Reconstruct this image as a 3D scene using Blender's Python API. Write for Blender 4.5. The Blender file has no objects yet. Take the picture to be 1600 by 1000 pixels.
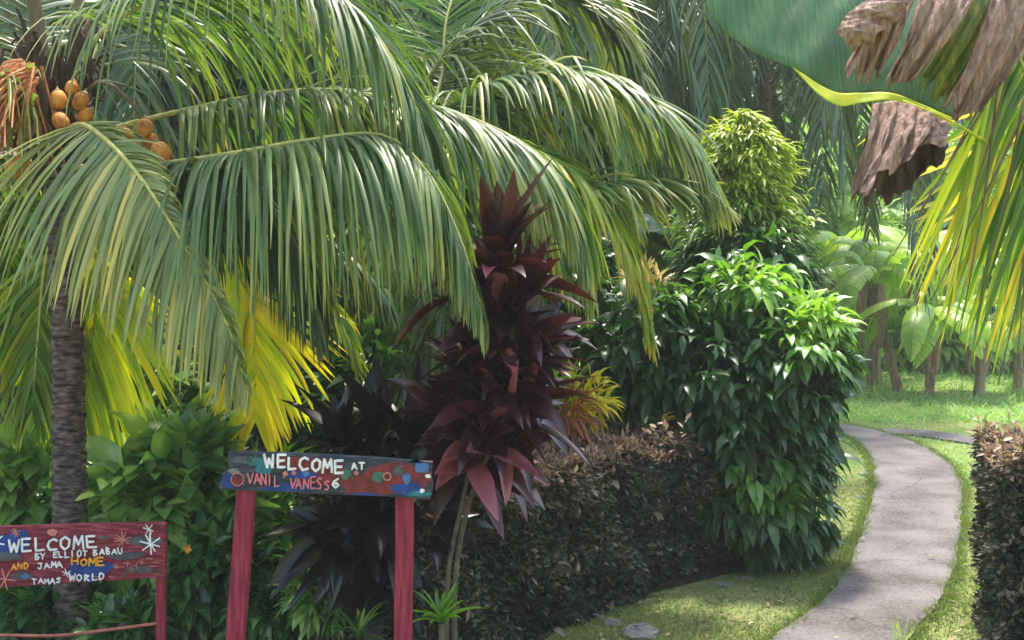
import bpy, math
import numpy as np
from mathutils import Vector
R=math.radians
sc=bpy.context.scene
# ---------------------------------------------------------------- camera / world / sun
EYE=1.75; F=1600.0; HOR=450.0
cam_d=bpy.data.cameras.new('camera'); cam=bpy.data.objects.new('camera',cam_d); sc.collection.objects.link(cam)
cam.location=(0,0,EYE); cam.rotation_euler=(R(90),0,0)
cam_d.sensor_width=36; cam_d.lens=36; cam_d.shift_y=-(500-HOR)/1600.0
cam_d.clip_start=0.05; cam_d.clip_end=1000
cam_d.dof.use_dof=False
sc.camera=cam
HAZE=.0022; SUN_EL=69; SUN_AZ=(0.13,0.60)      # horizontal direction towards the sun (x right, y away)
w=bpy.data.worlds.new('World'); sc.world=w; w.use_nodes=True
nt=w.node_tree; sky=nt.nodes.new('ShaderNodeTexSky'); sky.sky_type='NISHITA'; sky.sun_disc=False
sky.sun_elevation=R(SUN_EL); sky.sun_rotation=math.atan2(SUN_AZ[0],SUN_AZ[1])
sky.air_density=1.4; sky.dust_density=3.0; sky.ozone_density=0.6
bg=nt.nodes['Background']; bg.inputs[1].default_value=0.15
nt.links.new(sky.outputs[0],bg.inputs[0])
sd=bpy.data.lights.new('sun','SUN'); sd.energy=2.8; sd.angle=R(6); sd.color=(1,.94,.84)
so=bpy.data.objects.new('sun',sd); sc.collection.objects.link(so)
az=Vector((SUN_AZ[0],SUN_AZ[1],0)).normalized()
sv=az*math.cos(R(SUN_EL))+Vector((0,0,math.sin(R(SUN_EL))))
so.rotation_euler=sv.to_track_quat('Z','Y').to_euler()
sc.view_settings.view_transform='Standard'; sc.view_settings.look='None'
sc.view_settings.exposure=1.72; sc.view_settings.gamma=1
try:
    sc.cycles.max_bounces=6; sc.cycles.transparent_max_bounces=4
except Exception: pass

def P(x,y,D): return np.array([(x-800.0)/F*D, D, EYE-(y-HOR)/F*D])
def G(x,y,z=0.0):
    D=F*(EYE-z)/(y-HOR); return np.array([(x-800.0)/F*D,D,z])
def S(c):   # sRGB 0-255 -> linear
    return tuple(((v/255)/12.92 if v/255<=.04045 else ((v/255+.055)/1.055)**2.4) for v in c)
# ---------------------------------------------------------------- materials
def newmat(name):
    m=bpy.data.materials.new(name); m.use_nodes=True; n=m.node_tree
    return m,n,n.nodes['Principled BSDF'],n.nodes['Material Output']
def ramp(n,stops,interp='LINEAR'):
    r=n.nodes.new('ShaderNodeValToRGB'); e=r.color_ramp.elements
    while len(e)<len(stops): e.new(0.5)
    for i,(p,c) in enumerate(stops): e[i].position=p; e[i].color=(*c,1)
    r.color_ramp.interpolation=interp
    return r
def leafmat(name,stops,rough=.45,trans=.35,ty=1.0,spec=.5,bump=0.0):
    m,n,b,o=newmat(name)
    a=n.nodes.new('ShaderNodeAttribute'); a.attribute_name='v'
    tc=n.nodes.new('ShaderNodeNewGeometry')
    nz=n.nodes.new('ShaderNodeTexNoise'); nz.inputs['Scale'].default_value=14; nz.inputs['Detail'].default_value=3
    n.links.new(tc.outputs['Position'],nz.inputs['Vector'])
    ma=n.nodes.new('ShaderNodeMath'); ma.operation='MULTIPLY_ADD'; ma.inputs[1].default_value=.3
    sb=n.nodes.new('ShaderNodeMath'); sb.operation='SUBTRACT'; sb.inputs[1].default_value=.15
    n.links.new(nz.outputs['Fac'],ma.inputs[0]); n.links.new(a.outputs['Fac'],ma.inputs[2]); n.links.new(ma.outputs[0],sb.inputs[0])
    r=ramp(n,stops); n.links.new(sb.outputs[0],r.inputs[0])
    n.links.new(r.outputs[0],b.inputs['Base Color'])
    b.inputs['Roughness'].default_value=rough; b.inputs['Specular IOR Level'].default_value=spec
    t=n.nodes.new('ShaderNodeBsdfTranslucent')
    mx=n.nodes.new('ShaderNodeMixRGB'); mx.blend_type='MULTIPLY'; mx.inputs[0].default_value=1
    mx.inputs[2].default_value=(1.35*ty,1.45,.55,1)
    n.links.new(r.outputs[0],mx.inputs[1]); n.links.new(mx.outputs[0],t.inputs[0])
    ms=n.nodes.new('ShaderNodeMixShader'); ms.inputs[0].default_value=trans
    n.links.new(b.outputs[0],ms.inputs[1]); n.links.new(t.outputs[0],ms.inputs[2]); n.links.new(ms.outputs[0],o.inputs[0])
    return m
def roughmat(name,c1,c2,scale=8,rough=.8,bump=.3,stretch=(1,1,1),c3=None,spec=.3,lo=.35,hi=.65):
    m,n,b,o=newmat(name)
    tc=n.nodes.new('ShaderNodeNewGeometry'); mp=n.nodes.new('ShaderNodeMapping'); mp.inputs['Scale'].default_value=stretch
    nz=n.nodes.new('ShaderNodeTexNoise'); nz.inputs['Scale'].default_value=scale; nz.inputs['Detail'].default_value=8; nz.inputs['Roughness'].default_value=.65
    n.links.new(tc.outputs['Position'],mp.inputs[0]); n.links.new(mp.outputs[0],nz.inputs['Vector'])
    st=[(lo,c1),(hi,c2)]
    if c3: st=[(lo,c1),((lo+hi)/2,c2),(hi,c3)]
    r=ramp(n,st); n.links.new(nz.outputs['Fac'],r.inputs[0]); n.links.new(r.outputs[0],b.inputs['Base Color'])
    b.inputs['Roughness'].default_value=rough; b.inputs['Specular IOR Level'].default_value=spec
    if bump:
        bp=n.nodes.new('ShaderNodeBump'); bp.inputs['Strength'].default_value=bump; bp.inputs['Distance'].default_value=.02
        n.links.new(nz.outputs['Fac'],bp.inputs['Height']); n.links.new(bp.outputs[0],b.inputs['Normal'])
    return m
M={}
M['palm']=leafmat('palm_leaf_green',[(0,(.035,.080,.022)),(.42,(.082,.150,.036)),(.72,(.19,.26,.06)),(1,(.44,.38,.08))],rough=.42,trans=.36,spec=.6)
M['palm_dk']=leafmat('palm_leaf_deep',[(0,(.022,.052,.020)),(.5,(.050,.100,.032)),(1,(.20,.22,.045))],rough=.38,trans=.25,spec=.6)
M['palm_pale']=leafmat('palm_leaf_pale',[(0,(.11,.155,.052)),(.4,(.22,.27,.085)),(.8,(.42,.40,.12)),(1,(.62,.50,.13))],rough=.42,trans=.3,spec=.5)
M['palm_yg']=leafmat('palm_leaf_yellow_green',[(0,(.06,.15,.02)),(.4,(.16,.28,.03)),(.8,(.42,.45,.04)),(1,(.62,.45,.05))],rough=.42,trans=.45)
M['palm_y']=leafmat('palm_leaf_yellow',[(0,(.32,.46,.02)),(.35,(.66,.72,.03)),(.7,(.90,.80,.03)),(1,(.92,.66,.03))],rough=.5,trans=.5)
M['midrib']=roughmat('midrib_yellow',(.35,.34,.08),(.55,.48,.16),20,.5,.1)
M['midrib_g']=roughmat('midrib_green',(.12,.20,.05),(.30,.32,.10),20,.5,.1)
M['shrub']=leafmat('shrub_leaf',[(0,(.022,.07,.024)),(.3,(.05,.14,.04)),(.6,(.20,.36,.09)),(1,(.45,.58,.16))],rough=.26,trans=.35,spec=.8)
M['bush']=leafmat('bush_leaf',[(0,(.016,.055,.018)),(.4,(.036,.098,.024)),(.62,(.08,.18,.03)),(.85,(.15,.34,.04)),(1,(.28,.46,.06))],rough=.33,trans=.3,spec=.55)
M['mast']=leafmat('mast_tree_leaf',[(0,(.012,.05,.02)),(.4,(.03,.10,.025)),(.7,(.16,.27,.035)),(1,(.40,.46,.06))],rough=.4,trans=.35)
M['hedge']=leafmat('hedge_leaf_shaded',[(0,(.012,.015,.011)),(.4,(.036,.044,.027)),(.65,(.095,.095,.062)),(1,(.30,.22,.19))],rough=.55,trans=.10,spec=.25)  # side leaves near black: shade of the hedge faces put into the colour
M['hedge_top']=leafmat('hedge_top_leaf',[(0,(.08,.07,.05)),(.35,(.26,.16,.13)),(.7,(.42,.25,.22)),(1,(.58,.46,.28))],rough=.5,trans=.2,spec=.35)  # pinkish top leaves, colour brightened to look sunlit
M['ti']=leafmat('ti_leaf_maroon',[(0,(.016,.006,.009)),(.5,(.040,.010,.015)),(.75,(.095,.018,.026)),(1,(.34,.10,.13))],rough=.28,trans=.18,ty=1.4,spec=.7)
M['ti_dk']=leafmat('ti_leaf_dark',[(0,(.007,.006,.006)),(.6,(.016,.010,.011)),(1,(.05,.022,.022))],rough=.3,trans=.1,spec=.5)
M['croton_y']=leafmat('croton_leaf_yellow',[(0,(.06,.13,.02)),(.35,(.30,.38,.03)),(.6,(.70,.60,.03)),(1,(.80,.55,.03))],rough=.4,trans=.35)
M['croton_r']=leafmat('croton_leaf_red',[(0,(.05,.09,.02)),(.4,(.12,.10,.02)),(.65,(.30,.05,.03)),(1,(.50,.30,.04))],rough=.4,trans=.3)
M['lime']=leafmat('lime_leaf',[(0,(.06,.18,.02)),(.5,(.20,.42,.03)),(1,(.50,.62,.08))],rough=.4,trans=.4)
M['banana']=leafmat('banana_leaf',[(0,(.14,.27,.04)),(.5,(.30,.48,.07)),(.85,(.50,.62,.09)),(1,(.60,.62,.10))],rough=.38,trans=.4,spec=.5)
M['banana_dk']=leafmat('banana_leaf_deep',[(0,(.03,.08,.045)),(.6,(.06,.14,.07)),(1,(.12,.22,.06))],rough=.4,trans=.25,spec=.5)
M['banana_fg']=leafmat('banana_leaf_blue_green',[(0,(.06,.135,.055)),(.5,(.10,.205,.08)),(1,(.20,.32,.12))],rough=.5,trans=.25,spec=.4)
M['dry']=roughmat('dry_leaf_brown',(.12,.07,.05),(.38,.235,.175),12,.85,.9,(7,7,.7),(.62,.45,.36),lo=.28,hi=.75)
M['dry_shade']=roughmat('dry_leaf_shade',(.03,.018,.014),(.09,.06,.05),12,.85,.6,(5,5,1))  # dark tone painted as shade inside the rolled leaf
M['olive']=roughmat('dying_leaf_olive',(.05,.10,.02),(.16,.17,.03),9,.6,.3,(6,6,.8),(.50,.34,.03),lo=.35,hi=.75)
M['rim_y']=roughmat('leaf_midrib_lime',(.35,.46,.04),(.62,.62,.04),18,.5,.1)
M['bark_b']=roughmat('banana_stem',(.12,.085,.06),(.26,.18,.13),6,.8,.5,(3,3,.6),(.36,.28,.18))
M['stalk']=roughmat('leaf_stalk_brown',(.09,.065,.03),(.19,.14,.07),10,.7,.4,(3,3,.5))
M['fiber']=roughmat('crown_fibre',(.035,.022,.015),(.10,.06,.035),25,.9,.6)
M['cane']=roughmat('cane_stem',(.06,.048,.033),(.14,.115,.075),16,.7,.4)
M['wood']=roughmat('branch_bark',(.05,.038,.026),(.12,.095,.065),10,.85,.5)
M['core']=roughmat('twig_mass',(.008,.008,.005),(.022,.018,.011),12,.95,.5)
M['orange']=roughmat('flower_strands',(.42,.13,.05),(.70,.28,.12),30,.6,.3,c3=(.78,.46,.22))
M['coco']=roughmat('coconut_husk',(.20,.07,.015),(.52,.18,.02),16,.6,.5,c3=(.70,.33,.05),spec=.3)
M['cap']=roughmat('coconut_cap',(.20,.11,.04),(.40,.25,.09),20,.7,.3)
M['pole']=roughmat('red_paint',(.15,.012,.030),(.25,.020,.047),11,.7,.6,(7,7,.5),(.36,.05,.09),spec=.3)
M['rail']=roughmat('rail_red_brown',(.20,.05,.04),(.38,.14,.10),14,.7,.3)
M['maroon']=roughmat('maroon_board_paint',(.10,.012,.022),(.20,.020,.038),16,.7,.6,(.8,1,6),c3=(.33,.08,.10),spec=.3)
M['slate']=roughmat('slate_board_paint',(.014,.02,.028),(.030,.042,.055),16,.7,.6,(.8,1,6),c3=(.11,.085,.095),spec=.3)
def paint(name,c,k=.25):
    return roughmat(name,tuple(v*(1-k) for v in c),tuple(min(1,v*(1+k*.4)) for v in c),26,.65,.15,spec=.3)
M['p_white']=paint('paint_white',(.72,.70,.70)); M['p_pink']=paint('paint_pink',(.60,.16,.20))
M['p_orange']=paint('paint_orange',(.75,.33,.03)); M['p_blue']=paint('paint_blue',(.016,.05,.22),.5)
M['p_grey']=paint('paint_grey',(.075,.08,.088),.5); M['p_teal']=paint('paint_teal',(.03,.17,.20),.4)
M['p_sky']=paint('paint_sky_blue',(.07,.16,.34),.4); M['p_red']=paint('paint_brick_red',(.17,.024,.024),.5)
M['p_coral']=paint('paint_coral',(.50,.18,.14)); M['p_green']=paint('paint_green',(.06,.16,.12),.3)
M['stone']=roughmat('stone',(.10,.10,.09),(.26,.25,.22),14,.9,.6)
def trunkmat():
    m,n,b,o=newmat('palm_bark')
    g=n.nodes.new('ShaderNodeNewGeometry'); sx=n.nodes.new('ShaderNodeSeparateXYZ'); n.links.new(g.outputs['Position'],sx.inputs[0])
    nz=n.nodes.new('ShaderNodeTexNoise'); nz.inputs['Scale'].default_value=22; nz.inputs['Detail'].default_value=8
    mp=n.nodes.new('ShaderNodeMapping'); mp.inputs['Scale'].default_value=(1,1,2.4); n.links.new(g.outputs['Position'],mp.inputs[0]); n.links.new(mp.outputs[0],nz.inputs['Vector'])
    r=ramp(n,[(.30,(.035,.026,.026)),(.5,(.12,.088,.080)),(.72,(.26,.20,.18))]); n.links.new(nz.outputs['Fac'],r.inputs[0])
    at=n.nodes.new('ShaderNodeAttribute'); at.attribute_name='v'; mm=n.nodes.new('ShaderNodeMixRGB'); mm.blend_type='MULTIPLY'; mm.inputs[0].default_value=1
    n.links.new(r.outputs[0],mm.inputs[1]); n.links.new(at.outputs['Fac'],mm.inputs[2]); n.links.new(mm.outputs[0],b.inputs['Base Color']); b.inputs['Roughness'].default_value=.9; b.inputs['Specular IOR Level'].default_value=.15
    bp=n.nodes.new('ShaderNodeBump'); bp.inputs['Strength'].default_value=.8; bp.inputs['Distance'].default_value=.02
    n.links.new(nz.outputs['Fac'],bp.inputs['Height']); n.links.new(bp.outputs[0],b.inputs['Normal'])
    return m
M['bark']=trunkmat()
def groundmat(name,stops,s1=.9,s2=30,bump=.5):
    m,n,b,o=newmat(name)
    g=n.nodes.new('ShaderNodeNewGeometry')
    a=n.nodes.new('ShaderNodeTexNoise'); a.inputs['Scale'].default_value=s1; a.inputs['Detail'].default_value=6
    c=n.nodes.new('ShaderNodeTexNoise'); c.inputs['Scale'].default_value=s2; c.inputs['Detail'].default_value=6; c.inputs['Roughness'].default_value=.7
    n.links.new(g.outputs['Position'],a.inputs['Vector']); n.links.new(g.outputs['Position'],c.inputs['Vector'])
    mx=n.nodes.new('ShaderNodeMath'); mx.operation='MULTIPLY_ADD'; mx.inputs[1].default_value=.5
    h=n.nodes.new('ShaderNodeMath'); h.operation='MULTIPLY'; h.inputs[1].default_value=.5
    n.links.new(c.outputs['Fac'],mx.inputs[0]); n.links.new(a.outputs['Fac'],h.inputs[0]); n.links.new(h.outputs[0],mx.inputs[2])
    r=ramp(n,stops); n.links.new(mx.outputs[0],r.inputs[0]); n.links.new(r.outputs[0],b.inputs['Base Color'])
    b.inputs['Roughness'].default_value=.95; b.inputs['Specular IOR Level'].default_value=.15
    bp=n.nodes.new('ShaderNodeBump'); bp.inputs['Strength'].default_value=bump; bp.inputs['Distance'].default_value=.02
    n.links.new(c.outputs['Fac'],bp.inputs['Height']); n.links.new(bp.outputs[0],b.inputs['Normal'])
    return m
M['lawn']=groundmat('lawn_ground',[(.34,(.17,.13,.075)),(.43,(.16,.165,.065)),(.53,(.19,.22,.075)),(.68,(.27,.28,.13))])
M['soil']=groundmat('bed_soil',[(.35,(.012,.010,.007)),(.55,(.035,.026,.017)),(.7,(.05,.045,.025))])
M['path']=groundmat('path_concrete',[(.35,(.05,.047,.036)),(.43,(.105,.095,.09)),(.53,(.165,.150,.148)),(.68,(.235,.212,.21))],2.2,42,.6)
def cracks(m):
    n=m.node_tree; b=n.nodes['Principled BSDF']; l=b.inputs['Base Color'].links[0].from_socket; g_=n.nodes.new('ShaderNodeNewGeometry')
    nz=n.nodes.new('ShaderNodeTexNoise'); nz.inputs['Scale'].default_value=3; mx0=n.nodes.new('ShaderNodeMixRGB'); mx0.inputs[0].default_value=.25
    n.links.new(g_.outputs['Position'],nz.inputs['Vector']); n.links.new(g_.outputs['Position'],mx0.inputs[1]); n.links.new(nz.outputs['Color'],mx0.inputs[2])
    v=n.nodes.new('ShaderNodeTexVoronoi'); v.feature='DISTANCE_TO_EDGE'; v.inputs['Scale'].default_value=.75; n.links.new(mx0.outputs[0],v.inputs['Vector'])
    r=ramp(n,[(0,(.35,.33,.28)),(.012,(1,1,1))]); n.links.new(v.outputs['Distance'],r.inputs[0]); mu=n.nodes.new('ShaderNodeMixRGB'); mu.blend_type='MULTIPLY'; mu.inputs[0].default_value=.4
    n.links.new(l,mu.inputs[1]); n.links.new(r.outputs[0],mu.inputs[2]); n.links.new(mu.outputs[0],b.inputs['Base Color'])
cracks(M['path'])
M['hill']=groundmat('hill_green',[(.35,(.012,.035,.015)),(.6,(.03,.07,.03)),(.7,(.06,.10,.04))],.6,4,.5)
M['grass']=leafmat('grass_blade',[(0,(.09,.14,.04)),(.5,(.17,.23,.07)),(.85,(.28,.31,.12)),(1,(.40,.35,.18))],rough=.6,trans=.35,spec=.2)
M['grass_far']=leafmat('weed_blade',[(0,(.18,.34,.10)),(.5,(.30,.48,.18)),(1,(.48,.60,.30))],rough=.6,trans=.35,spec=.2)
M['litter']=leafmat('fallen_leaf',[(0,(.10,.06,.03)),(.6,(.25,.17,.09)),(1,(.42,.34,.16))],rough=.7,trans=.1)
M['forest']=leafmat('forest_leaf',[(0,(.03,.070,.026)),(.6,(.075,.14,.045)),(1,(.18,.26,.07))],rough=.45,trans=.25)
M['forest_b']=leafmat('forest_leaf_bright',[(0,(.12,.24,.05)),(.6,(.30,.46,.11)),(1,(.48,.58,.2))],rough=.45,trans=.3)

# ---------------------------------------------------------------- mesh helpers
col=sc.collection
class A:      # accumulates geometry arrays
    def __init__(s): s.v=[]; s.f4=[]; s.f3=[]; s.a=[]; s.n=0; s.m4=[]; s.m3=[]
    def add(s,V,F4=None,F3=None,attr=0.5,mi=0):
        V=np.asarray(V,float).reshape(-1,3); k=len(V)
        s.v.append(V); s.a.append(np.broadcast_to(np.asarray(attr,float),(k,)).copy())
        if F4 is not None and len(F4): F4=np.asarray(F4,int).reshape(-1,4); s.f4.append(F4+s.n); s.m4.append(np.full(len(F4),mi))
        if F3 is not None and len(F3): F3=np.asarray(F3,int).reshape(-1,3); s.f3.append(F3+s.n); s.m3.append(np.full(len(F3),mi))
        s.n+=k
    def build(s,name,mat,parent=None,smooth=True):
        V=np.concatenate(s.v); at=np.concatenate(s.a)
        f4=np.concatenate(s.f4) if s.f4 else np.zeros((0,4),int); f3=np.concatenate(s.f3) if s.f3 else np.zeros((0,3),int)
        me=bpy.data.meshes.new(name); me.vertices.add(len(V)); me.vertices.foreach_set('co',V.astype(np.float32).ravel())
        nl=f4.size+f3.size; me.loops.add(nl); me.loops.foreach_set('vertex_index',np.concatenate([f4.ravel(),f3.ravel()]).astype(np.int32))
        me.polygons.add(len(f4)+len(f3))
        st=np.concatenate([np.arange(len(f4))*4, len(f4)*4+np.arange(len(f3))*3]).astype(np.int32)
        me.polygons.foreach_set('loop_start',st)
        mi=np.concatenate((s.m4+s.m3) or [np.zeros(0)]).astype(np.int32)
        mats=mat if isinstance(mat,(list,tuple)) else [mat]
        for m in mats: me.materials.append(m)
        me.update(calc_edges=True); me.validate()
        if len(me.polygons)==len(mi): me.polygons.foreach_set('material_index',mi)
        me.polygons.foreach_set('use_smooth',np.full(len(me.polygons),smooth))
        la=me.attributes.new('v','FLOAT','POINT'); la.data.foreach_set('value',at.astype(np.float32))
        o=bpy.data.objects.new(name,me); col.objects.link(o)
        if parent is not None: o.parent=parent; o.matrix_parent_inverse=inv_of(parent)
        return o
def inv_of(p):
    # parents are only translated / z-rotated empties or untransformed meshes
    from mathutils import Matrix
    m=Matrix.Identity(4); q=p
    while q is not None:
        m=(Matrix.Translation(q.location)@q.rotation_euler.to_matrix().to_4x4())@(q.matrix_parent_inverse)@m if q.parent else (Matrix.Translation(q.location)@q.rotation_euler.to_matrix().to_4x4())@m
        q=q.parent
    return m.inverted()
def tag(o,label=None,cat=None,group=None,kind=None):
    if label: o['label']=label
    if cat: o['category']=cat
    if group: o['group']=group
    if kind: o['kind']=kind
    return o
def empty(name,loc,label,cat,group=None):
    o=bpy.data.objects.new(name,None); o.location=Vector(loc); o.empty_display_size=.2; col.objects.link(o)
    return tag(o,label,cat,group)
def copy_tree(o,parent=None):
    c=o.copy(); col.objects.link(c); c.parent=parent
    for ch in list(o.children): 
        if ch is not c: copy_tree(ch,c)
    return c
def nrm(a): return a/np.maximum(np.linalg.norm(a,axis=-1,keepdims=True),1e-9)
def catmull(pts,n):
    p=np.asarray(pts,float); p=np.vstack([2*p[0]-p[1],p,2*p[-1]-p[-2]])
    seg=len(p)-3; t=np.linspace(0,seg,n*4); out=[]
    for x in t:
        i=min(int(x),seg-1); f=x-i; a,b,c,d=p[i:i+4]
        out.append(.5*((2*b)+(-a+c)*f+(2*a-5*b+4*c-d)*f*f+(-a+3*b-3*c+d)*f**3))
    out=np.array(out); L=np.concatenate([[0],np.cumsum(np.linalg.norm(np.diff(out,axis=0),axis=1))])
    u=np.linspace(0,L[-1],n); return np.stack([np.interp(u,L,out[:,k]) for k in range(3)],1)
def tube(ac,pts,r0,r1=None,ns=8,prof=None,attr=.5,mi=0,cap=True,flat=1.0):
    pts=np.asarray(pts,float); n=len(pts); T=nrm(np.gradient(pts,axis=0))
    r=np.linspace(r0,r0 if r1 is None else r1,n) if prof is None else np.asarray(prof)
    ref=np.array([0,0,1.]) if abs(T[:,2]).mean()<.8 else np.array([0,1.,0])
    S1=nrm(np.cross(T,ref)); N1=np.cross(S1,T); a=np.linspace(0,2*np.pi,ns,endpoint=False)
    V=pts[:,None]+r[:,None,None]*(np.cos(a)[None,:,None]*S1[:,None]+flat*np.sin(a)[None,:,None]*N1[:,None])
    i=np.arange(n-1)[:,None]*ns; j=np.arange(ns)[None]; k=(j+1)%ns
    F=np.stack([i+j,i+k,i+k+ns,i+j+ns],-1).reshape(-1,4)
    V=V.reshape(-1,3)
    f3=[]
    if cap:
        V=np.vstack([V,pts[0],pts[-1]]); c0=n*ns; 
        for q in range(ns): f3+= [(c0,(q+1)%ns,q),(c0+1,(n-1)*ns+q,(n-1)*ns+(q+1)%ns)]
    ac.add(V,F,f3,attr,mi)
def box(ac,c,sx,sy,sz,mi=0,rot=0,bev=0):
    x,y,z=sx/2,sy/2,sz/2; b=min(bev,x*.9,y*.9)
    ring=[(-x+b,-y),(x-b,-y),(x,-y+b),(x,y-b),(x-b,y),(-x+b,y),(-x,y-b),(-x,-y+b)] if b else [(-x,-y),(x,-y),(x,y),(-x,y)]
    n=len(ring); cr,sr=math.cos(rot),math.sin(rot)
    V=[(px*cr-py*sr+c[0],px*sr+py*cr+c[1],c[2]+zz) for zz in (-z,z) for px,py in ring]
    V+= [(c[0],c[1],c[2]-z),(c[0],c[1],c[2]+z)]
    F4=[(i,(i+1)%n,(i+1)%n+n,i+n) for i in range(n)]
    F3=[(2*n,(i+1)%n,i) for i in range(n)]+[(2*n+1,n+i,n+(i+1)%n) for i in range(n)]
    ac.add(V,F4,F3,.5,mi)
rng_leaf=np.random.default_rng(1234)
def leaves(ac,pos,dirs,up,L,W,v,droop=.5,rows=4,fold=.18,shape='lance',rng=None,mi=0,edge=0):
    """vectorised curved, folded leaves"""
    n=len(pos); pos=np.asarray(pos); d=nrm(np.asarray(dirs,float)); up=nrm(np.asarray(up,float)+1e-4)
    L=np.broadcast_to(L,(n,)); W=np.broadcast_to(W,(n,)); v=np.broadcast_to(v,(n,)); droop=np.broadcast_to(droop,(n,))
    s=np.linspace(0,1,rows)
    hw={'lance':np.interp(s,[0,.2,.45,.8,1],[.12,.75,1,.5,.03]),'oval':np.interp(s,[0,.15,.5,.85,1],[.1,.8,1,.6,.05]),
        'strap':np.interp(s,[0,.3,.8,1],[.8,1,.7,.05]),'blade':np.interp(s,[0,1],[1,.1])}[shape]
    P0=pos.copy(); pts=[P0]; ds=[d]; g=np.array([0,0,-1.])
    bend=rng_leaf.normal(0,.10,(n,1)) ; sd_=nrm(np.cross(d,up))*bend
    for k in range(1,rows):
        d=nrm(d+sd_*(4/rows)+g*(droop/(rows-1))[:,None]); P0=P0+d*(L/(rows-1))[:,None]; pts.append(P0); ds.append(d)
    pts=np.stack(pts,1); ds=np.stack(ds,1)
    w=nrm(np.cross(ds,up[:,None])); nn=np.cross(w,ds)
    hwv=(hw[None]*W[:,None]*.5)[...,None]
    if fold is None:
        V=np.stack([pts-w*hwv,pts+w*hwv],2); c=2
    else:
        V=np.stack([pts-w*hwv+nn*hwv*fold*2,pts,pts+w*hwv+nn*hwv*fold*2],2); c=3
    per=rows*c; base=np.arange(n)[:,None,None]*per; i=np.arange(rows-1)[None,:,None]*c; j=np.arange(c-1)[None,None]
    b=base+i+j; F=np.stack([b,b+1,b+1+c,b+c],-1).reshape(-1,4)
    pat=np.zeros((rows,c)) 
    if c==3: pat[:,1]=.09; pat[:,0]=pat[:,2]=-.03
    if edge: pat[:,0]=pat[:,2]=edge
    ac.add(V.reshape(-1,3),F,None,(v[:,None]+pat.ravel()[None]).ravel(),mi)
def frond(rng,pts,L,nl=80,droop=1.2,a=(68,28),width=.026,side=None,e=.15,v0=.35,vr=.25,tipv=.3,u0=.1,lp=None,sides=(1,-1),K=7,miss=.04,stiff=.3,clump=0.0,ls=1.0):
    """leaflet arrays of one palm frond along pts"""
    n=400; c=catmull(pts,n); T=nrm(np.gradient(c,axis=0))
    if side is None: Sd=nrm(np.cross(T,np.array([0,0,1.])))
    else: sv_=np.asarray(side,float); Sd=nrm(sv_-T*(T@sv_)[:,None])
    N=np.cross(Sd,T); N=np.where((N[:,2:3]<0)&(side is None),-N,N)
    ac=A()
    for sg in sides:
        u=np.clip(np.linspace(u0,1,nl)+rng.normal(0,.25/nl,nl),0,1); keep=rng.random(nl)>miss; u=u[keep]; m=len(u)
        idx=np.clip((u*(n-1)).astype(int),0,n-1); p=c[idx]; t=T[idx]; s=Sd[idx]*sg; nn=N[idx]
        prof=np.interp(u,*(lp or ([0,.15,.4,.7,1],[.45,.85,1,.82,.40])))*L*(1+rng.normal(0,.06,m))*(1 if sg<0 else ls)
        ang=np.radians(np.interp(u,[0,1],a)+rng.normal(0,4,m)); el=e+rng.normal(0,.10,m)+clump*np.sin(u*40+sg)
        d=nrm(t*np.cos(ang)[:,None]+(s*np.cos(el)[:,None]+nn*np.sin(el)[:,None])*np.sin(ang)[:,None])
        dr=droop*(1+rng.normal(0,.22,m)); prof=prof*np.where(rng.random(m)<.10,rng.uniform(.45,.85,m),1); kk_=np.where(rng.random(m)<.33,rng.integers(2,K,m),99); ks=rng.uniform(.5,1.3,m)*min(1,droop); pos=p.copy(); P_=[pos]; D_=[d]; g=np.array([0,0,-1.])
        for k in range(1,K+1):
            f=(k/K)**stiff
            d=nrm(d+g*(dr/K*f+np.where(k==kk_,ks,0))[:,None]+rng.normal(0,.02,(m,3))); pos=pos+d*(prof/K)[:,None]; P_.append(pos); D_.append(d)
        P_=np.stack(P_,1); D_=np.stack(D_,1)
        # leaf plane: width vector mostly along the rachis
        wv=t[:,None]-D_*np.sum(t[:,None]*D_,-1,keepdims=True); wv=nrm(wv+nrm(rng.normal(0,1,(m,1,3)))*.35)
        wv=nrm(wv-D_*np.sum(wv*D_,-1,keepdims=True)); nv=np.cross(wv,D_)
        q=np.linspace(0,1,K+1); hw=np.interp(q,[0,.12,.5,.85,1],[.55,1,.9,.5,.05])*width*.5
        hw=hw[None,:,None]*(1+rng.normal(0,.12,(m,1,1)))
        V=np.stack([P_-wv*hw+nv*hw*.45,P_,P_+wv*hw+nv*hw*.45],2)
        per=(K+1)*3; b=(np.arange(m)[:,None,None]*per+np.arange(K)[None,:,None]*3+np.arange(2)[None,None])
        Fq=np.stack([b,b+1,b+4,b+3],-1).reshape(-1,4)
        vv=v0+rng.normal(0,vr*.6,m)+.12*np.sin(u*23+v0*9); vv=vv[:,None]+tipv*q[None]**1.6; vv=np.repeat(vv[:,:,None],3,2); vv[:,:,1]+=.10
        ac.add(V.reshape(-1,3),Fq,None,vv.ravel())
    return ac,c
def add_frond(parent,rng,pts,L,mat,r0=.016,rib='midrib',**kw):
    ac,c=frond(rng,pts,L,**kw); o=ac.build('frond',M[mat],parent)
    t=A(); tube(t,c[::12],r0,r0*.15,7); t.build('midrib',M[rib],o)
    return o
def pf(*l): return [P(*q) for q in l]
def arch(base,ang,reach,rise,drop,n=6):
    """natural palm-frond spine"""
    u=np.linspace(0,1,n); x=reach*np.sin(u*1.5)/np.sin(1.5); z=rise*np.sin(np.pi*np.minimum(u*1.15,1))-drop*u**2.6
    return np.stack([base[0]+np.cos(ang)*x,base[1]+np.sin(ang)*x,base[2]+z],1)

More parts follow.
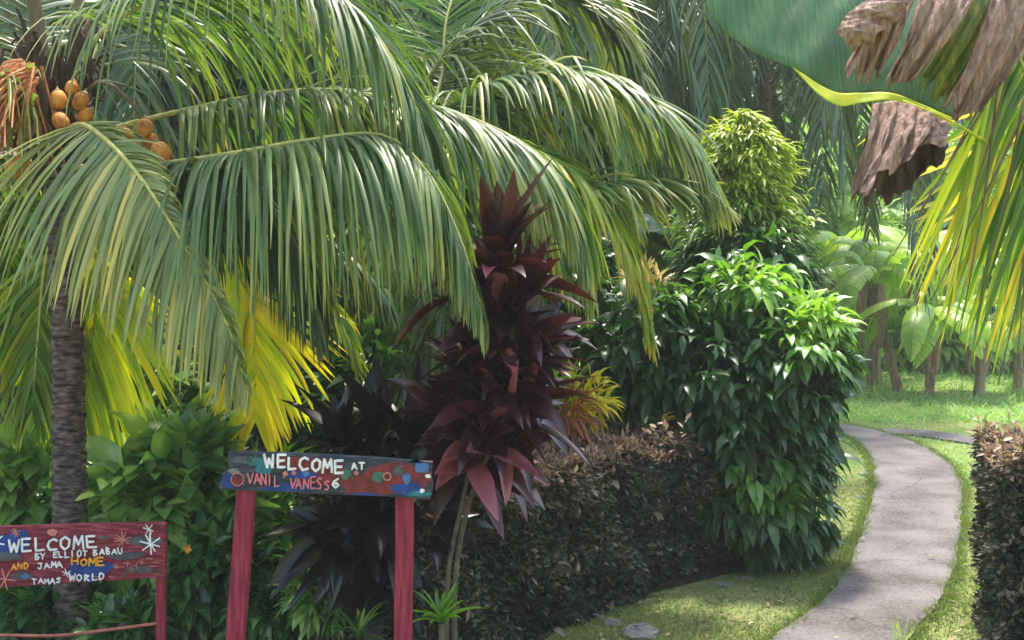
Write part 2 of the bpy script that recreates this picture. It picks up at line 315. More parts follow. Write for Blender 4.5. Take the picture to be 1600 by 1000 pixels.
# ---------------------------------------------------------------- ground
def grid(name,x0,x1,y0,y1,nx,ny,zf,mat):
    xs=np.linspace(x0,x1,nx); ys=np.linspace(y0,y1,ny); X,Y=np.meshgrid(xs,ys,indexing='ij'); Z=zf(X,Y)
    V=np.stack([X,Y,Z],-1).reshape(-1,3); i=np.arange(nx-1)[:,None]*ny; j=np.arange(ny-1)[None]; b=i+j
    ac=A(); ac.add(V,np.stack([b,b+ny,b+ny+1,b+1],-1).reshape(-1,4)); return tag(ac.build(name,mat),kind='structure')
grid('ground',-150,150,-60,300,60,60,lambda X,Y:X*0,M['lawn'])
def hillz(X,Y):
    return -0.3+np.clip((Y-27-.06*np.abs(X)),0,60)*.42+np.sin(X*.3)*.5+np.sin(Y*.4+X*.2)*.4
grid('hill',-90,90,27,120,90,50,hillz,M['hill'])
def ribbon(name,Lp,Rp,z,mat,n=60,skirt=True):
    l=catmull([G(*q) if len(q)==2 else np.array(q) for q in Lp],n); r=catmull([G(*q) if len(q)==2 else np.array(q) for q in Rp],n)
    rg=np.random.default_rng(5)
    l[:,:2]+=rg.normal(0,.004,(n,2)); r[:,:2]+=rg.normal(0,.004,(n,2))
    w1=(.008*np.sin(np.arange(n)*.9)+.006*np.sin(np.arange(n)*2.3+1))[:,None]; l[:,:2]+=nrm(l-r)[:,:2]*w1; r[:,:2]-=nrm(l-r)[:,:2]*w1[::-1]
    k=9; V=np.stack([l+(r-l)*t for t in np.linspace(0,1,k)],1); V[:,:,2]=z
    Vs=V.copy()
    V=np.concatenate([l[:,None]*[1,1,0]+[0,0,-.02],V,r[:,None]*[1,1,0]+[0,0,-.02]],1); kk=k+2
    i=np.arange(n-1)[:,None]*kk; j=np.arange(kk-1)[None]; b=i+j
    ac=A(); ac.add(V.reshape(-1,3),np.stack([b,b+1,b+1+kk,b+kk],-1).reshape(-1,4))
    return tag(ac.build(name,mat,smooth=False),kind='structure'),l,r
PL=[(700,1500),(960,1200),(1110,1080),(1215,998),(1300,928),(1328,881),(1352,820),(1366,764),(1362,725),(1345,697),(1312,677),(1270,668),(1180,664)]
PR=[(1150,1500),(1300,1160),(1385,1040),(1444,975),(1480,919),(1497,860),(1503,790),(1500,752),(1475,720),(1425,692),(1375,676),(1310,665),(1180,659)]
_,pathL,pathR=ribbon('path',PL,PR,.022,M['path'],90)
_,bl,br=ribbon('side_path',[(1385,679),(1440,684),(1530,698),(1640,720),(1800,752)],[(1375,671),(1440,674),(1530,686),(1640,704),(1800,732)],.022,M['path'],40)
# planting bed (dark soil) left of and under the hedge; tongue under the bush paints its shadow
bedp=[G(690,1110),G(870,988),G(940,955),G(1010,930),G(1080,912),G(1150,896),G(1215,885),G(1262,868),G(1275,840),G(1270,800),G(1180,740),G(900,690),(-9,14,0),(-9,2.6,0),(-2,2.6,0),(-.6,3.4,0)]
ac=A(); bp_=np.array([[q[0],q[1],.006] for q in bedp]); cen=np.array([[-1.5,6.5,.006]])
ac.add(np.vstack([bp_,cen]),None,[(i,(i+1)%len(bp_),len(bp_)) for i in range(len(bp_))]); tag(ac.build('garden_bed',M['soil'],smooth=False),kind='structure')

def in_path(X,Y):
    return in_poly(X,Y,np.vstack([pathL,pathR[::-1]]))|in_poly(X,Y,np.vstack([bl,br[::-1]]))
def in_poly(X,Y,poly):
    r=np.zeros(len(X),bool); n=len(poly)
    for i in range(n):
        x1,y1=poly[i][:2]; x2,y2=poly[(i+1)%n][:2]
        c=((y1>Y)!=(y2>Y))&(X<(x2-x1)*(Y-y1)/(y2-y1+1e-12)+x1); r^=c
    return r
def scatter_grass(name,n,yr,h,wd,mat,seed,label=None):
    g=np.random.default_rng(seed)
    Y=yr[0]*(yr[1]/yr[0])**g.random(n); X=(g.random(n)*1.25-.12)*.55*Y+0*Y
    k=~in_path(X,Y)&(~in_poly(X+g.normal(0,.07,n),Y+g.normal(0,.07,n),bedp)|(g.random(n)<.03)); X,Y=X[k],Y[k]; n=len(X)
    # patchy density
    pat=np.sin(X*3.1+np.sin(Y*2.3)*1.5)+np.sin(Y*2.7+X*1.3); k=g.random(n)<np.clip(.75+.3*pat,.2,1); X,Y,pat=X[k],Y[k],pat[k]; n=len(X)
    d=np.stack([g.normal(0,.55,n),g.normal(0,.55,n),np.ones(n)*.75],1); ac=A(); up=g.normal(0,1,(n,3))
    leaves(ac,np.stack([X,Y,np.zeros(n)],1),d,up,h*(.5+g.random(n)),wd,np.clip(.45+g.normal(0,.22,n)+.12*pat,0,1),.6,3,None,'blade')
    return tag(ac.build(name,mat),kind='stuff')
scatter_grass('grass',95000,(4.6,9.5),.034,.006,M['grass'],1)
scatter_grass('grass',45000,(9.0,17),.05,.012,M['grass_far'],2)
scatter_grass('weeds',26000,(13.2,24),.16,.022,M['grass_far'],3)
g=np.random.default_rng(19); ac=A()
for E_,O_ in ((pathL,pathR),(pathR,pathL)):
    n=9000; k=g.integers(0,len(E_)-1,n); f=g.random(n)[:,None]; p=E_[k]*(1-f)+E_[k+1]*f; o_=nrm(E_[k]-O_[k]); cl_=np.sin(k*1.7)+np.sin(k*.6+1); p=p+o_*(np.abs(g.normal(0,.05,n))-.018-.012*cl_)[:,None]; p[:,2]=0
    leaves(ac,p,np.stack([g.normal(0,.5,n),g.normal(0,.5,n),np.ones(n)],1),g.normal(0,1,(n,3)),.05*(.5+g.random(n)),.007,np.clip(.4+g.normal(0,.22,n),0,1),.7,3,None,'blade')
tag(ac.build('path_edge_grass',M['grass']),kind='stuff')
g=np.random.default_rng(9); n=700; Y=4.9+g.random(n)*7; X=g.random(n)*.5*Y; 
k=~in_poly(X,Y,bedp); X,Y=X[k],Y[k]; n=len(X); kk=in_path(X,Y); keep=~kk|(g.random(n)<.12); X,Y=X[keep],Y[keep]; n=len(X); ac=A(); kk=in_path(X,Y)
leaves(ac,np.stack([X,Y,np.where(kk,.045,.022)],1),np.stack([g.normal(0,1,n),g.normal(0,1,n),g.normal(0,.12,n)],1),np.tile([0,0,1.],(n,1)),.045*(.5+g.random(n)),.02,g.random(n),.1,3,.2,'oval')
tag(ac.build('leaf_litter',M['litter']),'small fallen brown leaves scattered over lawn','leaf litter',kind='stuff')

# ---------------------------------------------------------------- signs
GL={'W':[[(0,1),(.22,0),(.5,.7),(.78,0),(1,1)]],'E':[[(.85,1),(.05,.98),(.1,0),(.95,.03)],[(.08,.5),(.75,.52)]],'L':[[(.1,1),(.1,0),(.9,.05)]],
'C':[[(.95,.85),(.6,1),(.15,.8),(.05,.4),(.3,.03),(.95,.12)]],'O':[[(.5,1),(.1,.75),(.08,.3),(.45,0),(.88,.25),(.92,.75),(.5,1)]],
'M':[[(0,0),(.12,1),(.5,.35),(.86,1),(1,0)]],'A':[[(0,0),(.5,1),(1,0)],[(.2,.38),(.8,.38)]],'T':[[(0,1),(1,.97)],[(.5,1),(.5,0)]],
'V':[[(0,1),(.45,0),(1,1)]],'N':[[(.05,0),(.08,1),(.9,.05),(.93,1)]],'I':[[(.5,1),(.5,0)]],'S':[[(.9,.88),(.5,1),(.12,.78),(.8,.35),(.6,.03),(.05,.1)]],
'6':[[(.8,1),(.25,.7),(.12,.3),(.45,0),(.85,.22),(.6,.5),(.15,.35)]],'B':[[(.1,0),(.1,1),(.75,.85),(.2,.55),(.85,.3),(.6,0),(.1,0)]],'Y':[[(0,1),(.5,.5),(1,1)],[(.5,.5),(.45,0)]],
'R':[[(.1,0),(.1,1),(.8,.82),(.15,.5),(.9,0)]],'H':[[(.08,0),(.08,1)],[(.92,0),(.92,1)],[(.08,.5),(.92,.5)]],'D':[[(.1,0),(.1,1),(.7,.85),(.9,.45),(.6,.05),(.1,0)]],
'J':[[(.2,1),(.95,1)],[(.65,1),(.65,.2),(.3,0),(.02,.25)]],'U':[[(.05,1),(.12,.2),(.5,0),(.85,.2),(.95,1)]],"'":[[(.5,1.05),(.4,.8)]]}
def stroke(ac,pts,wd,mi,D,dz):
    """painted brush stroke, pts in px, raised dz in front of plane y=D"""
    p=np.array([P(x,y,D-dz) for x,y in pts]); 
    for a,b in zip(p[:-1],p[1:]):
        t=b-a; l=np.linalg.norm(t)+1e-9; t/=l; s=np.array([-t[2],0,t[0]])*wd/2; a=a-t*wd*.3; b=b+t*wd*.3
        q=np.array([a-s*.9,(a+b)/2-s*1.1,b-s*.85,b+s*.85,(a+b)/2+s*1.1,a+s*.9]); q[:,1]-=STK[0]; STK[0]+=.00003
        V=np.vstack([q,q+[0,dz*.8,0]]); f=[(0,1,4,5),(1,2,3,4)]+[(i,(i+1)%6,(i+1)%6+6,i+6) for i in range(6)]
        ac.add(V,f,None,.5,mi)
STK=[0]
def text(ac,s,x0,y0,x1,y1,h,wd,mi,D,rng,dz=.003,gap=.32):
    n=len(s); cw=(x1-x0)/n
    for i,ch in enumerate(s):
        if ch==' ': continue
        ox=x0+cw*i+rng.normal(0,.5); oy=y0+(y1-y0)*i/n+rng.normal(0,.7); w_=cw*(1-gap)*(.45 if ch=='I' else 1); hh=h*(1+rng.normal(0,.07)); sl=rng.normal(0,.06)
        for st in GL[ch]: stroke(ac,[(ox+(a+sl*b)*w_+rng.normal(0,.25),oy-b*hh+rng.normal(0,.25)) for a,b in st],wd,mi,D,dz)
def blob(ac,cx,cy,rx,ry,mi,D,rng,dz,n=14,clip=None):
    a=np.linspace(0,2*np.pi,n,endpoint=False); r=1+rng.normal(0,.13,n)
    xs=cx+np.cos(a)*rx*r; ys=cy+np.sin(a)*ry*r
    if clip: 
        xs=np.clip(xs,clip[0],clip[1]); t=(xs-clip[0])/(clip[1]-clip[0]); ys=np.clip(ys,clip[2]+(clip[3]-clip[2])*t,clip[4]+(clip[5]-clip[4])*t)
    dz=dz+STK[0]; STK[0]+=.00003
    V=[P(x,y,D-dz) for x,y in zip(xs,ys)]+[P(cx,cy,D-dz)]
    ac.add(V,None,[(n,(i+1)%n,i) for i in range(n)],.5,mi)
def star(ac,cx,cy,r,mi,D,rng,wd=.005,k=4):
    for i in range(k):
        a=i*np.pi/k+rng.normal(0,.15)+.2; stroke(ac,[(cx-np.cos(a)*r,cy-np.sin(a)*r),(cx+np.cos(a)*r*rng.uniform(.7,1),cy+np.sin(a)*r*rng.uniform(.7,1))],wd,mi,D,.003)
def ringp(ac,cx,cy,r,mi,D,wd=.005):
    stroke(ac,[(cx+np.cos(a)*r,cy+np.sin(a)*r) for a in np.linspace(0,2*np.pi,11)],wd,mi,D,.003)
def board(name,outline,D,th,mat,parent):
    """outline px, clockwise; bevelled edge"""
    n=len(outline); o=np.array([P(x,y,D) for x,y in outline]); c=o.mean(0); b=.004
    inn=o+nrm(c-o)*b; fr=inn.copy(); m1=o.copy(); m1[:,1]+=b; m2=o.copy(); m2[:,1]+=th-b; bk=inn.copy(); bk[:,1]+=th
    V=np.vstack([fr,m1,m2,bk,[c],[c+[0,th,0]]]); F=[]
    for l in range(3): F+=[(l*n+i,l*n+(i+1)%n,(l+1)*n+(i+1)%n,(l+1)*n+i) for i in range(n)]
    F3=[(4*n,(i+1)%n,i) for i in range(n)]+[(4*n+1,3*n+i,3*n+(i+1)%n) for i in range(n)]
    ac=A(); ac.add(V,F,F3); return ac.build(name,mat,parent,smooth=False)
def plank(parent,name,x0,y0,x1,y1,w,D,th,mat):
    """tapered square post between two px points down to given z"""
    a=P(x0,y0,D+th/2); b=P(x1,y1,D+th/2); ac=A(); h=w/2; t=th/2; V=[]
    for q in np.linspace(0,1,9):
        c=a+(b-a)*q; j=math.sin(q*9)*.0012; bv=.004
        for sx,sy in ((-h+bv,-t),(h-bv,-t),(h,-t+bv),(h,t-bv),(h-bv,t),(-h+bv,t),(-h,t-bv),(-h,-t+bv)): V.append(c+[sx+j,sy,0])
    F=[(l*8+i,l*8+(i+1)%8,(l+1)*8+(i+1)%8,(l+1)*8+i) for l in range(8) for i in range(8)]
    V+= [a,b]; k=72; F3=[(k,(i+1)%8,i) for i in range(8)]+[(k+1,64+i,64+(i+1)%8) for i in range(8)]
    ac.add(V,F,F3); return ac.build(name,mat,parent,smooth=False)
rs=np.random.default_rng(77)
# -- centre sign
D1=3.7; sgn=empty('welcome_sign',G(500,1207),'blue-grey and red painted plank on two red posts, reading WELCOME AT','sign')
bd=board('board',[(356,706),(430,707),(520,711),(600,716),(676,722),(674,745),(676,762),(671,781),(600,776),(520,773),(430,769),(341,765),(347,740),(357,733)],D1,.028,M['slate'],sgn)
pa=A(); cl=(343,674,709,724,762,779); dz=.0012
for q in [(610,750,64,26,3),(560,760,30,16,3),(500,738,42,22,1),(470,722,60,9,1)]: blob(pa,*q[:4],q[4],D1,rs,dz,clip=cl)
dz=.0020
for q in [(360,752,14,12,0),(455,762,40,6,0),(470,742,26,7,5),(632,763,26,10,0),(660,730,12,9,4),(658,772,22,4,2),(565,773,30,3,0),(412,732,12,10,2),(400,722,16,7,2),(378,718,18,6,6),(366,736,9,5,7),(622,736,9,8,6),(540,741,8,8,8),(591,746,9,8,8),(636,749,6,8,4),(478,740,5,4,4),(650,716,10,3,3)]:
    blob(pa,*q[:4],q[4],D1,rs,dz,clip=cl)
blob(pa,371,752,10,9,9,D1,rs,.0028); ringp(pa,371,749,10,10,D1,.003)
ringp(pa,605,744.5,6,10,D1,.0045); ringp(pa,635,746,6,4,D1,.0035); star(pa,545,739,7,8,D1,rs,.003); star(pa,590,745,8,8,D1,rs,.003)
star(pa,398,719,8,8,D1,rs,.003); ringp(pa,412,731,6,4,D1,.003)
for x,y in ((446,740),(459,739),(557,739),(669,744),(660,767)): blob(pa,x,y,4,3.5,10 if x<660 else 11,D1,rs,.003)
pa.build('painted_pattern',[M['p_blue'],M['p_red'],M['p_teal'],M['p_red'],M['p_sky'],M['p_blue'],M['p_grey'],M['stone'],M['p_green'],M['p_red'],M['p_coral'],M['p_white']],bd,smooth=False)
def word(s_,x0,y0,x1,y1,h,wd,m,D,gap):
    t=A(); text(t,s_,x0,y0,x1,y1,h,wd,0,D,rs,.006,gap=gap); t.build('painted_word',M[m],bd,smooth=False)
word('WELCOME',414,729,540,742,19,.0085,'p_white',D1,.2); word('AT',550,734,572,735,10,.006,'p_white',D1,.25); word('6',519,761,532,761,14,.007,'p_white',D1,.1)
word("VANIL'",388,756,450,759,16,.0048,'p_pink',D1,.18); word('VANESS',453,762,517,765,16,.0048,'p_pink',D1,.18)
plank(sgn,'post',386,752,354,1209,.064,D1+.030,.05,M['pole']); plank(sgn,'post',632,762,629,1209,.064,D1+.030,.05,M['pole'])
for x,y in ((383,722),(381,757),(628,728),(631,768)):
    t=A(); c=P(x,y,D1); tube(t,np.array([c+[0,.002,0],c-[0,.0035,0]]),.0035,.003,8); t.build('nail',M['stone'],bd)
# -- left sign
D2=3.95; sg2=empty('welcome_sign',G(100,1159),'maroon painted board on thin red posts in front of palm trunk, with star shapes','sign')
ol=[(-150,830),(0,823),(120,819),(252,816),(259,818),(259,902),(200,906),(100,912),(0,919),(-150,928)]
bd=board('board',ol,D2,.024,M['maroon'],sg2)
pa=A(); cl=(-100,256,828,820,922,905)
for q in [(25,845,26,18,0),(8,850,30,16,0),(135,893,34,14,0),(160,885,18,8,0),(10,870,26,7,1),(195,868,32,6,1),(225,845,26,8,1),(35,900,16,7,2),(220,890,22,5,1),(162,842,9,5,1),(82,832,8,6,3),(38,900,6,5,4),(240,822,12,3,5),(120,845,60,4,5)]:
    blob(pa,*q[:4],q[4],D2,rs,.0014,clip=cl)
star(pa,-8,848,16,6,D2,rs,.006); star(pa,8,905,17,7,D2,rs,.005,3); star(pa,192,843,13,7,D2,rs,.0035,5); star(pa,236,850,17,6,D2,rs,.0055,4); star(pa,233,827,9,6,D2,rs,.0035,3); star(pa,25,832,8,7,D2,rs,.003); star(pa,105,895,7,6,D2,rs,.003,3)
for a in ((182,884),(200,880),(214,884),(205,888),(222,878)): star(pa,a[0],a[1],5,3,D2,rs,.003,2)
for a in ((234,872),(243,878),(240,884),(150,900),(175,901),(182,886),(190,885)): stroke(pa,[(a[0]-4,a[1]),(a[0]+5,a[1]+.5)],.0028,3,D2,.003)
stroke(pa,[(190,902),(198,890),(214,884),(232,893),(252,895)],.004,1,D2,.003)
pa.build('painted_pattern',[M['p_blue'],M['p_grey'],M['p_grey'],M['p_coral'],M['p_sky'],M['p_red'],M['p_white'],M['p_coral']],bd,smooth=False)
word('WELCOME',14,861,156,855,19,.0075,'p_white',D2,.22)
word('BY',56,873,74,871,9,.0042,'p_white',D2,.28); word('ELLIOT',84,871,140,867,9,.0042,'p_white',D2,.28); word('BABAU',147,867,196,864,9,.0042,'p_white',D2,.28)
word('JAMA',60,888,102,885,9.5,.0042,'p_white',D2,.25); word('TAMAS',52,911,98,911,8,.0038,'p_white',D2,.25); word('WORLD',110,907,168,904,10,.0048,'p_white',D2,.25)
word('AND',19,889,49,888,8,.0045,'p_orange',D2,.25); word('HOME',113,882,169,883,10.5,.0055,'p_orange',D2,.22)
plank(sg2,'post',251,819,253,1161,.034,D2+.026,.034,M['pole']); plank(sg2,'post',-110,835,-112,1161,.034,D2+.026,.034,M['pole'])
ac=A(); tube(ac,catmull(pf((-112,996,D2),(0,993,D2),(90,993,D2-.005),(170,984,D2),(246,974,D2+.02)),24),.0065,.0065,8); ac.build('rail',M['rail'],sg2)

# ---------------------------------------------------------------- main coconut palm (left)
rg=np.random.default_rng(11)
DT=4.9; bx=P(112,1023,DT); bx[2]=0
palm=empty('palm_tree',bx,'coconut palm with grey ringed trunk and orange coconuts behind the maroon sign','palm tree')
tp=catmull([P(120,1023,DT)*[1,1,0],P(112,900,DT),P(108,700,DT),P(106,520,DT),P(100,380,DT),P(90,230,DT)],420)
zz=tp[:,2]; ph_=(zz*15.5+np.sin(zz*7)*.4); rr=np.interp(zz,[0,.3,1.2,1.7,2.4],[.092,.080,.073,.070,.076]); rr=rr+.0045*np.abs(((zz*15.5+np.sin(zz*7)*.4)%1)-.5)*2+rg.normal(0,.0006,len(zz))
aa=np.linspace(0,2*np.pi,28,endpoint=False); ring=((ph_[:,None]+.10*np.sin(aa*2+np.floor(ph_)[:,None]*2.3))%1); crack=np.where((ring<.16)&(np.sin(aa*3+np.floor(ph_)[:,None]*4.1)>-.3),.22,.75+.25*ring)
ac=A(); tube(ac,tp,0,ns=28,prof=rr,attr=np.concatenate([crack.ravel(),[.5,.5]])); o=ac.build('trunk',M['bark'],palm)
me=o.data; co=np.zeros(len(me.vertices)*3); me.vertices.foreach_get('co',co); co=co.reshape(-1,3)
co[:,0]+=.003*np.sin(co[:,2]*60+co[:,1]*50); me.vertices.foreach_set('co',co.ravel())
CR=P(88,215,DT)
# crown fibre + leaf stalks
ac=A()
for i in range(90):
    a=rg.random()*6.28; r=.06+rg.random()*.16; p0=CR+[np.cos(a)*.08,np.sin(a)*.08,-.25+rg.random()*.5]; 
    p1=p0+[np.cos(a)*r*.7,np.sin(a)*r*.7,.18+rg.random()*.2]; p2=p1+[np.cos(a)*.05,np.sin(a)*.05,.12-rg.random()*.3]
    tube(ac,catmull([p0,p1,p2],8),.018+rg.random()*.02,.006,6,flat=.4)
ac.build('crown_fibre',M['fiber'],palm)
for pts,r in [(pf((85,250,4.85),(70,120,4.8),(50,-20,4.75),(40,-140,4.7)),.050),(pf((100,250,4.9),(110,110,5.0),(125,0,5.05),(150,-120,5.1)),.042),(pf((70,260,4.8),(60,150,4.9),(20,40,5.1),(-30,-80,5.3)),.026)]:
    ac=A(); tube(ac,catmull(pts,16),r,r*.5,8,flat=.6); ac.build('leaf_stalk',M['stalk'],palm)
# hero fronds
AF=lambda pts,L,mat='palm',**k: add_frond(palm,rg,pts,L,mat,**k)
AF(pf((88,230,4.85),(105,205,4.6),(138,198,4.35),(212,268,4.15),(295,395,4.02),(350,495,3.96),(388,610,3.96)),.80,'palm_pale',nl=175,droop=1.5,a=(92,22),width=.023,v0=.30,vr=.3,tipv=.35,u0=.22,side=(1,.25,.25),e=.05,ls=.30,r0=.015,lp=([0,.2,.4,.7,.9,1],[.85,1,.9,.6,.35,.12]))
AF(pf((100,260,4.8),(200,262,4.6),(360,240,4.4),(480,219,4.3),(598,211,4.2),(668,270,4.12),(718,370,4.08),(752,480,4.05)),.93,'palm',nl=215,droop=2.8,a=(88,25),width=.019,v0=.34,tipv=.34,u0=.2,r0=.017,e=-.1,lp=([0,.15,.4,.62,.8,1],[.4,.6,1,1,.45,.2]))
AF(pf((100,240,4.9),(180,200,4.95),(380,153,4.95),(500,140,4.9),(620,155,4.85),(730,182,4.8),(830,232,4.75),(890,300,4.7),(915,400,4.7)),.82,'palm',nl=200,droop=2.1,a=(84,25),width=.021,v0=.32,tipv=.42,u0=.2,r0=.016,e=0,lp=([0,.15,.4,.7,.85,1],[.4,.6,.8,1,.7,.4]))
AF(pf((95,220,4.9),(150,60,4.8),(300,-25,4.6),(430,-55,4.5),(540,0,4.4),(612,90,4.35),(655,180,4.3),(675,270,4.3)),.85,'palm',nl=180,droop=2.0,a=(84,25),width=.020,v0=.30,tipv=.35,u0=.22,r0=.016)
AF(pf((110,270,4.95),(240,268,4.95),(362,250,4.9),(430,320,4.85),(470,400,4.8),(490,470,4.8)),.80,'palm_dk',nl=140,droop=2.4,a=(85,25),width=.022,v0=.35,tipv=.2,u0=.25,r0=.015)
AF(pf((100,280,5.0),(230,290,5.1),(400,330,5.2),(520,380,5.25),(600,450,5.3)),.62,'palm_dk',nl=110,droop=2.1,width=.028,v0=.3,tipv=.25,u0=.25,r0=.015)
# upper fronds leaning back / up / left
AF(pf((80,200,5),(60,20,5.2),(20,-150,5.6),(-60,-250,6.1)),.8,'palm_dk',nl=80,droop=1.5,v0=.4)
AF(pf((100,200,5),(180,20,5.4),(300,-90,5.9),(470,-90,6.4),(600,0,6.8)),.95,'palm_dk',nl=100,droop=1.6,v0=.4,tipv=.3)
AF(pf((70,240,4.9),(-30,120,4.7),(-120,80,4.5),(-220,160,4.3)),.8,'palm',nl=90,droop=1.6)
AF(pf((80,260,5.0),(0,240,5.2),(-90,280,5.4),(-160,420,5.6)),.85,'palm',nl=90,droop=1.9,v0=.4)
AF(pf((90,300,5.0),(60,330,5.3),(20,400,5.5),(-10,540,5.6)),.7,'palm_yg',nl=80,droop=1.8,v0=.2)
# yellow hanging fronds
AF(pf((110,330,5.1),(230,340,5.35),(340,400,5.4),(392,470,5.35),(398,560,5.35),(398,650,5.35)),.70,'palm_y',nl=74,droop=.35,a=(62,24),width=.033,v0=.50,vr=.3,tipv=.25,u0=.4,side=(1,-.15,0),r0=.013)
AF(pf((100,340,5.1),(150,400,5.3),(150,480,5.3),(140,570,5.3),(135,660,5.3)),.72,'palm_y',nl=96,droop=.55,a=(58,16),width=.030,v0=.25,vr=.3,tipv=.25,u0=.25,side=(1,-.1,0),r0=.013)
AF(pf((90,340,5.0),(70,420,5.1),(60,520,5.15),(50,640,5.15)),.55,'palm_yg',nl=70,droop=1.0,a=(48,22),width=.026,v0=.3,tipv=.3,u0=.2,side=(1,.1,0),r0=.013)
AF(pf((110,320,5.3),(300,330,5.7),(450,410,5.9),(520,480,5.9),(560,560,5.9)),.5,'palm_yg',nl=80,droop=1.3,a=(60,30),v0=.35,width=.026,u0=.3,r0=.012)
# coconuts
def coconut(x,y,D,r,t):
    p=P(x,y,D); n=14; ac=A(); th=np.linspace(0,np.pi,n); pr=np.sin(th)*r*(1+.06*np.cos(th*2)); zz_=np.cos(th)*r*1.22
    ax=nrm(np.array([t[0],t[1],t[2]],float)); pts=p+ax[None]*zz_[:,None]
    tube(ac,pts[1:-1],0,ns=16,prof=pr[1:-1]*(1+.0*pr[1:-1])); 
    o=ac.build('coconut',M['coco'],palm)
    c=A(); tube(c,catmull([p+ax*r*1.05,p+ax*r*1.25,p+ax*r*1.5+[0,0,.01]],6),r*.62,r*.12,10,prof=[r*.62,r*.5,r*.3,r*.15,r*.1,r*.07]); c.build('cap',M['cap'],o)
for q in [(92,156,4.6,.050,(-.2,.2,.8)),(126,158,4.58,.046,(.3,.1,.7)),(95,190,4.56,.050,(-.4,.2,.6)),(134,180,4.6,.042,(.6,.1,.6)),(226,200,4.6,.050,(-.1,.3,.8)),(208,236,4.62,.055,(-.3,.2,.7)),(252,240,4.56,.062,(-.3,.2,.7)),(234,222,4.7,.05,(.2,.4,.6)),
          (28,262,4.5,.062,(.5,.3,.5)),(196,214,4.7,.05,(-.2,.4,.8)),(112,138,4.66,.04,(.1,.2,.9))]: coconut(q[0],q[1],q[2],q[3]*.76,q[4])
ac=A()
for q in [((95,215,4.85),(150,130,4.75),(205,160,4.68),(230,215,4.65)),((95,215,4.85),(130,120,4.75),(115,120,4.68),(110,160,4.64)),((85,215,4.8),(60,180,4.7),(50,210,4.6),(34,245,4.56))]: tube(ac,catmull(pf(*q),14),.014,.006,7)
ac.build('fruit_stalk',M['stalk'],palm)
# orange flower bunch on the far left
ac=A()
for i in range(300):
    a=P(34+rg.normal(0,12),118+rg.normal(0,10),4.6+rg.normal(0,.04)); a2=rg.uniform(-.6,.35)
    L=.16+rg.random()*.30; d=np.array([-.3+a2*.9+rg.normal(0,.1),rg.normal(-.15,.3),-.5]); d/=np.linalg.norm(d)
    b=a+d*L*.5+[0,0,.02]; c=a+d*L+[rg.normal(0,.02),0,-.04]; tube(ac,catmull([a,b,c],6),.0065,.0035,5,cap=False)
ac.build('flower_bunch',M['orange'],palm)

# ---------------------------------------------------------------- other palms
def make_palm(name,base,H,label,fr,rad=.11,crown=None,group=None,seed=0,cat='palm tree'):
    """fr: list of (angle,reach,rise,drop,L,mat,kw)"""
    g=np.random.default_rng(seed); b=np.array(base,float); r=empty(name,b,label,cat,group)
    top=b+[crown[0] if crown else 0,crown[1] if crown else 0,H]
    pts=catmull([b,b*[1,1,0]+(top-b)*[.25,.25,0]+[0,0,H*.5],top],40)
    ac=A(); tube(ac,pts,0,ns=14,prof=np.interp(np.linspace(0,1,40),[0,.1,1],[rad*1.4,rad,rad*.9])+g.normal(0,.003,40)+.006*(np.arange(40)%2),attr=.8); ac.build('trunk',M['bark'],r)
    for f in fr:
        ang,reach,rise,drop,L,mat,kw=f; add_frond(r,g,arch(top,R(ang),reach,rise,drop),L,mat,r0=.018,rib='midrib_g',**kw)
    return r,top,g
# palm behind (C): fronds arch to the right behind the ti plant
pc,ctop,gc=make_palm('palm_tree',(-.55,6.9,0),2.9,'arching green palm standing behind the tall maroon-leaved ti plant',[(80,2.2,1.0,1.2,.9,'palm',dict(nl=80,droop=1.5))],.09,seed=3)
AC=lambda pts,L,mat='palm',**k: add_frond(pc,gc,[ctop]+pts,L,mat,**k)
AC(pf((715,160,6.5),(800,124,6.4),(880,114,6.3),(965,130,6.2),(1045,185,6.15),(1112,278,6.1)),.95,'palm',nl=140,droop=1.45,a=(70,28),width=.027,v0=.38,tipv=.4,u0=.1,r0=.018,rib='midrib_g')
AC(pf((820,330,6.3),(900,305,6.2),(965,287,6.1),(1040,282,6.1),(1105,305,6.1)),.75,'palm',nl=110,droop=1.35,a=(68,30),width=.026,v0=.36,tipv=.45,u0=.35,r0=.015,rib='midrib_g')
AC(pf((660,140,6.8),(735,45,6.9),(830,-5,7.0),(930,20,7.0),(1005,120,7.0)),.95,'palm_dk',nl=130,droop=1.15,a=(65,30),width=.027,v0=.5,tipv=.4,u0=.1,r0=.017,rib='midrib_g')
AC(pf((760,220,6.2),(850,240,6.0),(930,300,5.9),(985,400,5.85),(1010,500,5.85)),.7,'palm_yg',nl=90,droop=1.3,a=(62,28),width=.030,v0=.30,tipv=.6,u0=.2,r0=.014,rib='midrib_g')
AC(pf((700,250,6.1),(790,270,5.9),(850,330,5.8),(885,430,5.75)),.62,'palm_yg',nl=80,droop=1.6,a=(62,28),width=.030,v0=.2,tipv=.4,u0=.2,r0=.014,rib='midrib_g')
AC(pf((610,120,7.1),(560,20,7.2),(480,-40,7.3),(380,-30,7.4)),.9,'palm_yg',nl=90,droop=1.6,v0=.15,tipv=.4)
AC(pf((690,120,7.3),(700,20,7.5),(740,-60,7.8),(820,-90,8.2)),.9,'palm_yg',nl=90,droop=1.6,v0=.2,tipv=.5)
AC(pf((700,300,6.2),(720,380,6.0),(690,480,5.9),(640,600,5.9)),.7,'palm_dk',nl=70,droop=1.5,v0=.4)
